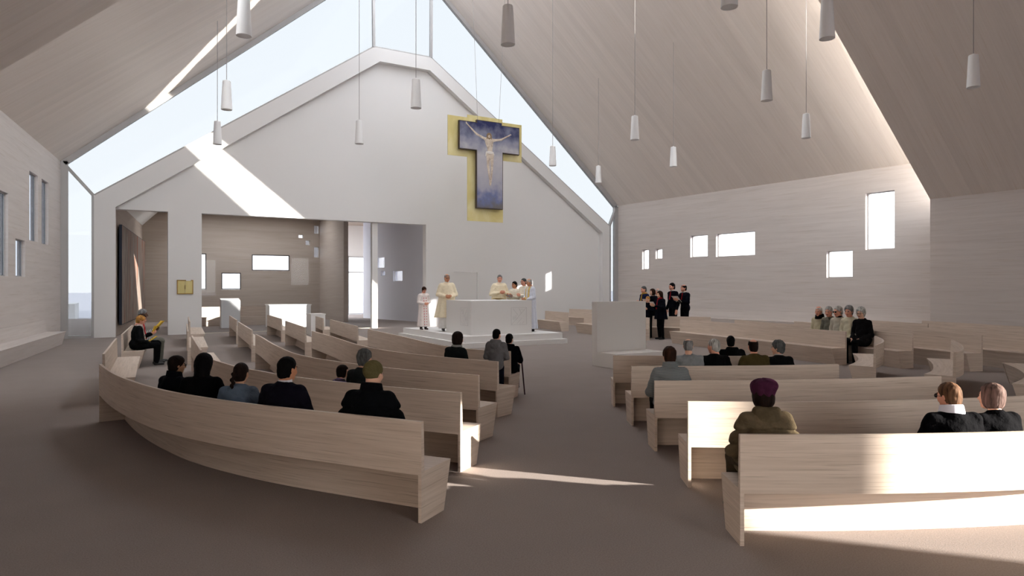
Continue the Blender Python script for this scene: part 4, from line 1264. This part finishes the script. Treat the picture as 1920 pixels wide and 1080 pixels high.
# ------------------------------------------------------------------ the congregation
def seat(key, s, off=.23):
    p, n = PEWS[key].at(s, off)
    return (p[0], p[1], .416), (n[0], n[1])
def at(X, Y, z=0.0):
    b = B(X, Y); return (b[0], b[1], z)
def turn(n, deg):
    a = math.radians(deg)
    return (n[0]*math.cos(a)-n[1]*math.sin(a), n[0]*math.sin(a)+n[1]*math.cos(a))

def sheet(P, label, mat, size=(.15, .21), cat='song sheet', name='song_sheet', up=.10, fwd=.06, tilt=35, dx=0.0, opening=25, group=None):
    """folded sheet held at the wrists of person P"""
    root, out, A = P
    c = (A[1][2]+A[-1][2])/2+A3(dx, fwd, up)
    w, h = size
    V, F = [], []
    t = math.radians(tilt)
    for sd in (-1, 1):
        a = math.radians(opening)
        e = A3(sd*w*math.cos(a), -w*math.sin(a)*math.cos(t)*1, -w*math.sin(a)*math.sin(t)*0)
        upv = A3(0, math.sin(t), math.cos(t))*h
        nn = A3(0, .003, 0)
        p0 = c-upv/2
        k = len(V)
        for q in (p0, p0+e, p0+e+upv, p0+upv): V += [q]
        for q in (p0, p0+e, p0+e+upv, p0+upv): V += [q+nn]
        F += [tuple(k+i for i in f) for f in ((0,3,2,1),(4,5,6,7),(0,1,5,4),(1,2,6,5),(2,3,7,6),(3,0,4,7))]
    W = out(np.array(V))
    o = mesh_obj(name, W.tolist(), F, mat, None, None, tuple(W.mean(0)))
    return tag(o, label, cat, group)

GP = 'people in the pews'
NAVY, BLACK, CHAR = (20, 22, 34), (14, 14, 17), (40, 42, 46)
M_HOUND = stripes('houndstooth_wool', 'Z', 34, (38, 42, 46), (142, 150, 152), .5, 1.2)
M_STRIPE = stripes('purple_striped_knit', 'Z', 12, (40, 30, 52), (124, 104, 150), .6)
PUFF = M_cloth('olive_puffer_nylon', (88, 77, 60), .25)

# left of the aisle, nearest pew
l, n = seat('L1', 3.72); person('seated person with short dark hair and sunglasses, leftmost in the nearest left pew', l, turn(n, 14), hair='fringe', hcol='darkbrown', skin='olive', coat=NAVY, scale=.82, girth=1.15, yaw=-.30, extra={'glasses': 'dark', 'collar': NAVY}.items(), res=.014)
l, n = seat('L1', 3.02); person('seated person with long straight black hair and black coat', l, turn(n, 34), hair='long', hcol='black', skin='olive', coat=BLACK, scale=.90, girth=1.1, res=.014)
l, n = seat('L1', 2.36); person('seated person with a dark braid and slate blue coat', l, turn(n, 28), hair='braid', hcol='darkbrown', skin='olive', coat=(84, 98, 114), scale=.83, girth=1.05, yaw=-.02, res=.014)
l, n = seat('L1', 1.70); person('seated person with short black hair in a dark navy jacket beside the braid', l, turn(n, 12), hair='short', hcol='black', skin='tan', coat=(28, 27, 42), scale=.935, girth=1.1, wide=1.06, yaw=-.25, extra={'shirt': (210, 212, 220)}.items(), res=.014)
l, n = seat('L1', .68); person('seated person in a fur collared black padded jacket and olive beanie', l, turn(n, 10), hair=None, skin='fair', coat=(18, 22, 26), scale=.95, girth=1.12, wide=1.06, yaw=-.15,
    extra={'hat': ('cap', (92, 86, 58)), 'collar': plain('black_fur', (10, 11, 14), .95, spec=.05, bump=.9, bscale=60), 'puffer': 1}.items(), res=.014)
# second and further pews on the left
l, n = seat('L2', 1.52); person('seated person with short grey hair in a dark green grey jacket', l, n, hair='puff', hcol='saltpepper', coat=(44, 50, 50), scale=.865, girth=1.05, res=.014)
l, n = seat('L2', 1.86, .21); person('seated small child in a purple striped jumper leaning on the grey haired person', l, turn(n, -15), hair='bob', hcol='darkbrown', coat=(70, 56, 88), coatmat=M_STRIPE, scale=.64, roll=.25, yaw=-.3, res=.014)
l, n = seat('L4', 1.02); person('seated person with dark brown bob, pale scarf and dark green jacket', l, n, hair='bob', hcol='darkbrown', coat=(38, 44, 46), scale=.895, girth=1.05, extra={'scarf': (150, 152, 148)}.items(), res=.015)
p, n = PEWS['L4'].at(.46, .58); person('standing child with short black hair in a grey hooded jacket', (p[0], p[1], 0), turn(n, 18), pose='stand', hair='short', hcol='black', coat=(104, 104, 106), pants=(28, 30, 48), scale=.725, arms='fold', girth=1.0, yaw=-.25,
    extra={'hood': True, 'coat_z': .74, 'shirt': (176, 66, 66)}.items(), res=.015)
l, n = seat('L5', .12, .24); W5 = person('seated child in a black hooded coat with a walking stick, at the aisle', l, turn(n, 14), hair='short', hcol='black', coat=(13, 14, 20), scale=.775, girth=1.12, yaw=-.3, arms='stick', extra={'hood': True}.items(), res=.015)
root, out, A = W5
hp = out(np.array([A[1][2]+A3(.03, .045, .02)]))[0]
mb = MB(); mb.tube((hp[0]+.06, hp[1]-.02, .002), (hp[0], hp[1], hp[2]+.05), .012, .014, 10); mb.tube((hp[0]-.03, hp[1]-.05, hp[2]+.05), (hp[0]+.02, hp[1]+.05, hp[2]+.055), .015, .015, 10)
tag(mb.build('walking_stick', plain('dark_red_lacquer', (64, 26, 34), .4), loc=(hp[0], hp[1], 0)), 'dark walking stick held by the child at the aisle', 'walking stick')

# three readers on the pew by the painting
M_YEL = blotch('yellow_paper', [(.3, (228, 178, 44)), (.7, (250, 214, 86))], 6, rough=.7)
l, n = seat('LB', .40, .30); P = person('seated person with short blond hair, black coat and pale patterned scarf', l, turn(n, 6), hair='fringe', hcol='blond', skin='rosy', coat=(30, 32, 34), scale=.93, girth=1.12, pitch=.35, arms='lap', lean=.06,
    extra={'scarf': blotch('patterned_scarf', [(.4, (120, 96, 92)), (.6, (220, 206, 198))], 40)}.items(), res=.017)
sheet(P, 'yellow folded sheet on the lap of the blond person', M_YEL, up=.10, fwd=.12, tilt=55)
l, n = seat('LB', .98, .30); P = person('seated person in black with brown hair, middle of the three readers', l, turn(n, 6), hair='short', hcol='brown', skin='rosy', coat=(26, 24, 28), scale=.95, pitch=.25, arms='book', lean=.06, extra={'scarf': (196, 60, 66)}.items(), res=.017)
sheet(P, 'yellow sheet held up by the middle of the three readers', M_YEL, up=.10, fwd=.10, tilt=20)
l, n = seat('LB', 1.60, .30); P = person('seated person with grey hair, striped shirt and grey trousers by the painting', l, turn(n, 6), hair='crop', hcol='grey', skin='dark', coat=(170, 170, 168), coatmat=stripes('black_white_stripes', 'X', 9, (30, 30, 32), (206, 204, 200), .5), pants=(116, 116, 106), scale=1.08, pitch=.2, arms='book', lean=.05, res=.017)
sheet(P, 'large yellow sheet held open by the grey haired reader', M_YEL, size=(.2, .27), up=.12, fwd=.14, tilt=40)

# right of the aisle
l, n = seat('R1', .27); person('seated person in a purple beret and olive brown puffer jacket', l, turn(n, 4), hair='bob', hcol='darkbrown', coat=(98, 86, 66), coatmat=PUFF, scale=.865, girth=1.14, wide=1.0, pitch=.1,
    extra={'hat': ('beret', (66, 32, 54)), 'hood': (82, 72, 55), 'puffer': 1}.items(), pants=(62, 54, 42), res=.011)
l, n = seat('R1', 1.78); person('seated person with short reddish hair, white collar and black jacket', l, turn(n, -6), hair='short', hcol='red', skin='rosy', coat=(12, 12, 16), scale=.84, girth=1.12, wide=1.1, yaw=.35, roll=-.06, extra={'collar': plain('white_collar', (214, 214, 226), .8), 'glasses': 'dark'}.items(), res=.014)
l, n = seat('R1', 2.16); person('seated person with ash blond bob in black coat, beside the red haired one', l, turn(n, 6), hair='bob', hcol='ash', coat=(10, 10, 14), scale=.825, girth=1.1, wide=1.03, roll=.12, yaw=.2, res=.014)
l, n = seat('R3', .24); person('seated person with brown hair pinned up and houndstooth jacket', l, n, hair='puff', hcol='brown', coat=(100, 106, 108), coatmat=M_HOUND, scale=.875, girth=1.1, wide=1.04, yaw=.1, extra={'collar': M_HOUND}.items(), res=.014)
l, n = seat('R4', .87); person('seated balding person in a light grey jacket', l, n, hair='balding', hcol='grey', coat=(132, 136, 138), scale=.865, girth=1.12, wide=1.06, pitch=.3, yaw=-.25, res=.015)
l, n = seat('R4', 1.24); person('seated white haired person in black looking left', l, n, hair='short', hcol='silver', skin='rosy', coat=(17, 18, 20), scale=.86, girth=1.1, wide=1.05, yaw=.6, res=.015)
l, n = seat('R4', 1.84); person('seated balding person in an olive brown jacket', l, n, hair='balding', hcol='darkbrown', skin='rosy', coat=(70, 62, 36), scale=.855, girth=1.12, wide=1.05, yaw=-.15, res=.015)
l, n = seat('R4', 2.22); person('seated person with curly grey hair and black coat, rightmost of four', l, n, hair='curly', hcol='saltpepper', coat=(20, 21, 23), scale=.82, girth=1.12, wide=1.04, yaw=.75, extra={'shirt': (190, 190, 190)}.items(), res=.015)
l, n = seat('R5', 1.95); person('seated person in a black hooded coat, alone on the pew beside the ambo', l, n, hair='short', hcol='black', coat=(22, 24, 27), scale=.80, girth=1.2, wide=1.1, yaw=-.3, extra={'hood': True}.items(), res=.015)

# five elderly people
G5 = 'elderly people side by side'
for s_, lab, hair, hc_, skin, coat, ex, sc, yw in (
    (1.30, 'elderly person with curly grey hair in a dark coat, nearest of the five', 'curly', 'silver', 'fair', (38, 36, 38), {'glasses': 'clear'}, 1.12, .15),
    (1.70, 'elderly person with swept back grey hair in a cream jacket, second nearest of the five', 'puff', 'grey', 'rosy', (206, 200, 176), {}, 1.16, .2),
    (2.08, 'elderly person with dark framed glasses in a pale jacket, middle of the five', 'short', 'silver', 'rosy', (190, 184, 168), {'glasses': 'dark', 'shirt': (30, 30, 34)}, 1.14, -.2),
    (2.42, 'elderly person with short grey hair in a grey checked jacket, fourth of the five', 'short', 'silver', 'rosy', (112, 110, 98), {}, 1.12, .2),
    (2.80, 'elderly person with thin white hair in a beige jacket, farthest of the five', 'balding', 'white', 'rosy', (196, 188, 160), {'collar': (24, 22, 22)}, 1.12, .25)):
    l, n = seat('S2', s_, .22)
    person(lab, l, turn(n, 12), hair=hair, hcol=hc_, skin=skin, coat=coat, scale=sc, yaw=yw, pitch=.15, lean=.05, girth=1.0 if sc < 1.12 else .98, wide=.92, extra=ex.items(), group=G5, res=.018)

# choir by the right wall
M_SHEET = blotch('music_sheet', [(.4, (196, 192, 186)), (.6, (232, 228, 220))], 18, rough=.8)
RED, DARK = (150, 30, 36), (22, 24, 36)
GC = 'choir in dark coats'
cdir = Bdir(-.93, -.36)
def singer(lab, X, Y, top, **kw):
    h = top
    return person(lab, at(X, Y), kw.pop('face', cdir), pose='stand', scale=h/1.715, coat=kw.pop('coat', DARK), group=GC, res=.018, **kw)
P = singer('standing choir person with long dark hair and red scarf, full figure at the front', 5.50, 24.45, 1.78, hair='long', hcol='brown', skin='fair', arms='book', hem=(.72, .15, .12, .27, .22, 7), girth=1.05, pitch=.12, extra={'scarf': RED})
sheet(P, 'open music sheet held by the front choir person', M_SHEET, up=.06, fwd=.08, tilt=35, cat='music sheet', name='music_sheet')
singer('blond choir person in front, only head and shoulders above the pew end', 5.18, 25.15, 1.57, hair='short', hcol='blond', arms='book', face=Bdir(-.6, -.8), pitch=.2)
singer('choir person in navy with gold scarf, leftmost of the back row', 5.30, 26.4, 1.97, hair='crop', hcol='saltpepper', skin='rosy', arms='clasp', coat=(28, 34, 62), extra={'scarf': (176, 140, 60)})
P = singer('choir person with brown bob in the back row behind the blond one', 5.62, 26.3, 1.86, hair='bob', hcol='brown', arms='book')
sheet(P, 'music sheet held by the choir person with brown bob', M_SHEET, up=.06, fwd=.08, tilt=30, cat='music sheet', name='music_sheet')
singer('bald choir person with red tie half hidden between two others', 5.90, 26.6, 1.87, hair='balding', hcol='silver', skin='rosy', arms='side', extra={'shirt': (226, 222, 220), 'tie': RED})
singer('tall choir person with black hair and red tie, second from the right', 6.36, 26.1, 2.09, hair='short', hcol='black', skin='rosy', arms='side', yaw=.1, extra={'shirt': (226, 222, 220), 'tie': RED}, wide=1.06)
P = singer('dark haired choir person with red tie and open book, rightmost of the choir', 6.78, 25.95, 2.03, hair='balding', hcol='black', skin='rosy', arms='book', wide=1.08, extra={'shirt': (226, 222, 220), 'tie': RED})
sheet(P, 'open music book held by the rightmost choir person', M_SHEET, size=(.2, .26), up=.04, fwd=.08, tilt=40, cat='music book', name='music_book')

# clergy round the altar
CREAM, ALB = (238, 226, 198), (226, 224, 222)
toward = Bdir(.25, -.97)
def priest(lab, u, v, top, face, **kw):
    return person(lab, AP(u, v, .36), face, pose='stand', scale=(top-.36)/1.715, group='clergy at the altar', res=.016, pants=(60, 58, 56), **kw)
robe = (.42, .17, .13, .37, .27, 8)
priest('balding priest with glasses in cream robe, at the left end of the altar', .49, 2.86, 2.39, Bdir(.30, -.95), hair='balding', hcol='grey', skin='tan', coat=CREAM, arms='fold', hem=robe, yaw=.1,
    extra={'garment': 'chasuble', 'under': (ALB, .09, .25, .20), 'glasses': 'clear', 'shirt': (238, 234, 226)}.items(), girth=1.12)
priest('grey haired priest in cream robe with folded hands behind the middle of the altar', 2.62, 2.85, 2.385, Bdir(.42, -.9), hair='crop', hcol='grey', skin='rosy', coat=CREAM, arms='clasp', hem=robe, yaw=-.35,
    extra={'garment': 'chasuble', 'under': (ALB, .09, .25, .20), 'shirt': (238, 234, 226)}.items(), girth=1.14)
M_WALB = (216, 220, 232)
r1 = (.10, .16, .125, .28, .23, 9)
P = priest('black haired concelebrant in a white robe, lowest of the three at the right', 3.00, 2.32, 2.135, Bdir(-.55, -.83), hair='short', hcol='black', skin='tan', coat=(236, 230, 214), arms='book', hem=r1, extra={'garment': 'alb'}.items(), wide=.95, yaw=-.2)
sheet(P, 'grey sheet held by the black haired concelebrant', plain('grey_sheet', (150, 150, 156), .8), up=.0, fwd=.06, tilt=60, cat='sheet', name='text_sheet')
priest('concelebrant with glasses and brown hair, middle of the three at the right', 3.13, 1.86, 2.25, Bdir(-.75, -.66), hair='crop', hcol='saltpepper', skin='rosy', coat=(238, 232, 216), arms='clasp', hem=r1, extra={'garment': 'alb', 'glasses': 'clear'}.items(), wide=.95)
P = priest("concelebrant in pale blue robe with gold stole at the altar's right corner", 2.97, 1.22, 2.225, Bdir(-.82, -.57), hair='balding', hcol='silver', skin='tan', coat=M_WALB, arms='fold', hem=r1, pitch=.25,
    extra={'garment': 'alb', 'stole': (218, 192, 128)}.items())
priest('young altar server with brown hair in a white robe with red dots', .12, 4.1, 1.935, Bdir(.55, -.83), hair='fringe', hcol='brown', skin='rosy', coat=(238, 228, 224), arms='fold', hem=(.13, .16, .125, .27, .22, 9), pitch=.4, shoes=(62, 34, 28),
    extra={'garment': 'alb', 'dots': (206, 44, 74), 'glasses': 'clear'}.items())

# ------------------------------------------------------------------ painted figure on the crucifix (flat relief on the panel)
def figure():
    it = [(s_ell((0, 0, 1.02), (.105, .05, .14)), 0), (s_cap((0, 0, .84), (.03, 0, .60), .19, .12, (1, .4, 1)), .08), (s_ell((0, 0, .74), (.22, .06, .2)), .06), (s_cap((.03, 0, .55), (.05, 0, .25), .13, .155, (1, .4, 1)), .08),
          (s_cap((-.17, 0, .86), (-.68, 0, 1.06), .07, .052), .06), (s_cap((-.68, 0, 1.06), (-1.18, 0, 1.48), .052, .036), .03), (s_ell((-1.22, 0, 1.53), (.055, .03, .08)), .02),
          (s_cap((.17, 0, .84), (.66, 0, .93), .07, .052), .06), (s_cap((.66, 0, .93), (1.14, 0, 1.20), .052, .036), .03), (s_ell((1.19, 0, 1.23), (.07, .03, .05)), .02),
          (s_cap((-.05, 0, .18), (-.05, 0, -.42), .115, .068), .03), (s_cap((-.05, 0, -.42), (.04, 0, -1.10), .072, .044), .02), (s_cap((.15, 0, .18), (.15, 0, -.44), .115, .068), .012), (s_cap((.15, 0, -.44), (.11, 0, -1.12), .072, .044), .012),
          (s_cap((.04, 0, -1.12), (.03, 0, -1.30), .045, .036), .02), (s_cap((.10, 0, -1.14), (.08, 0, -1.33), .045, .036), .012)]
    u = union(it)
    f = lambda P: u(P*A3(1, 2.2, 1))
    v, q = nets(f, (-1.4, -.12, -1.5), (1.35, .0, 1.75), .022)
    return v, q
v, q = figure()
v[:, 1] = v[:, 1]*.30
v = v*A3(.92, 1, .92)+A3(2.47, CV-.007, 7.66)
m_fig = blotch('painted_flesh', [(.3, (168, 150, 136)), (.55, (204, 190, 172)), (.8, (222, 212, 198))], 5, rough=.7)
FIG = mesh_obj('painted_figure', v.tolist(), q.tolist(), m_fig, CRUX, None, None, True)
u_ = union([(s_ell((0.04, 0, .24), (.20, .06, .075)), 0), (s_cap((-.16, 0, .24), (-.2, 0, .06), .04, .02), .04), (s_cap((.2, 0, .26), (.28, 0, .14), .035, .02), .03)])
v, q = nets(u_, (-.4, -.1, -.1), (.4, .0, .5), .02)
v[:, 1] = v[:, 1]*.35-.008
v = v*A3(.92, 1, .92)+A3(2.47, CV-.007, 7.66)
mesh_obj('painted_loincloth', v.tolist(), q.tolist(), plain('painted_cloth', (214, 208, 200), .7), FIG, None, None, True)
u_ = union([(s_ell((0, 0, 1.09), (.125, .06, .10)), 0), (s_cap((-.1, 0, 1.06), (-.12, 0, .88), .04, .025), .03), (s_cap((.1, 0, 1.06), (.12, 0, .9), .04, .025), .03), (s_ell((0, 0, .94), (.075, .05, .07)), .03)])
g_ = union([(s_ell((0, 0, 1.02), (.062, .12, .075)), 0)])
v, q = nets(lambda P: smax(u_(P), -g_(P), .02), (-.25, -.1, .7), (.25, .0, 1.3), .016)
v[:, 1] = v[:, 1]*.35-.006
v = v*A3(.92, 1, .92)+A3(2.47, CV-.007, 7.66)
mesh_obj('painted_hair', v.tolist(), q.tolist(), plain('painted_hair_brown', (134, 112, 88), .7), FIG, None, None, True)

# ------------------------------------------------------------------ outdoor volumes seen through the glass
mb = MB(); mb.box((-16.6, 20, -.13), (-14.2, 24, .9)); mb.build('x', M_STONE)
bpy.data.objects['x'].name = 'garden_wall'
tag(bpy.data.objects['garden_wall'], 'low white block outside the left glass strip', 'garden wall', kind='structure')

# ------------------------------------------------------------------ daylight
w = bpy.data.worlds.new('sky'); scene.world = w; w.use_nodes = True
nt = w.node_tree; N, L = nt.nodes, nt.links
bg = N['Background']
tc = N.new('ShaderNodeTexCoord'); sp = N.new('ShaderNodeSeparateXYZ'); L.new(tc.outputs['Generated'], sp.inputs[0])
rp = N.new('ShaderNodeValToRGB'); e = rp.color_ramp.elements
e[0].position = 0.0; e[0].color = (1.0, .99, .975, 1); e[1].position = .75; e[1].color = (.93, .955, .985, 1)
no = N.new('ShaderNodeTexNoise'); no.inputs['Scale'].default_value = 2.2; no.inputs['Detail'].default_value = 5; L.new(tc.outputs['Generated'], no.inputs['Vector'])
ad = N.new('ShaderNodeMath'); ad.operation = 'MULTIPLY_ADD'; ad.inputs[1].default_value = -.25; L.new(no.outputs['Fac'], ad.inputs[0])
a2 = N.new('ShaderNodeMath'); a2.operation = 'ADD'; a2.inputs[1].default_value = .12; L.new(sp.outputs['Z'], a2.inputs[0]); L.new(a2.outputs[0], ad.inputs[2])
L.new(ad.outputs[0], rp.inputs['Fac']); L.new(rp.outputs['Color'], bg.inputs['Color'])
bg.inputs['Strength'].default_value = SKY
sd_ = bpy.data.lights.new('sun', 'SUN'); sd_.energy = SUN; sd_.angle = math.radians(.55); sd_.color = (1.0, .93, .83)
so_ = bpy.data.objects.new('sun', sd_); COL.objects.link(so_)
hx, hy = Bdir(-.945, .327)
so_.rotation_euler = Vector((hx, hy, -SUN_TAN)).to_track_quat('-Z', 'Y').to_euler()
so_.location = (30, -40, 20)

# ------------------------------------------------------------------ camera
cd = bpy.data.cameras.new('camera'); cam = bpy.data.objects.new('camera', cd); COL.objects.link(cam)
cd.sensor_width = 36; cd.lens = 1240/1920*36; cd.clip_start = .05; cd.clip_end = 1000
cx, cy = B(0, 0)
cam.location = (cx, cy, 1.9); cam.rotation_euler = (math.radians(90), 0, math.radians(-30.2))
scene.camera = cam
scene.view_settings.view_transform = 'Standard'; scene.view_settings.look = 'None'
scene.view_settings.exposure = EXPO; scene.view_settings.gamma = 1.0; scene.view_settings.use_curve_mapping = False
scene.cycles.use_denoising = True
scene.cycles.max_bounces = 10; scene.cycles.diffuse_bounces = 7; scene.cycles.glossy_bounces = 3; scene.cycles.transparent_max_bounces = 12; scene.cycles.transmission_bounces = 4
scene.cycles.sample_clamp_indirect = 8.0
scene.cycles.caustics_reflective = False; scene.cycles.caustics_refractive = False
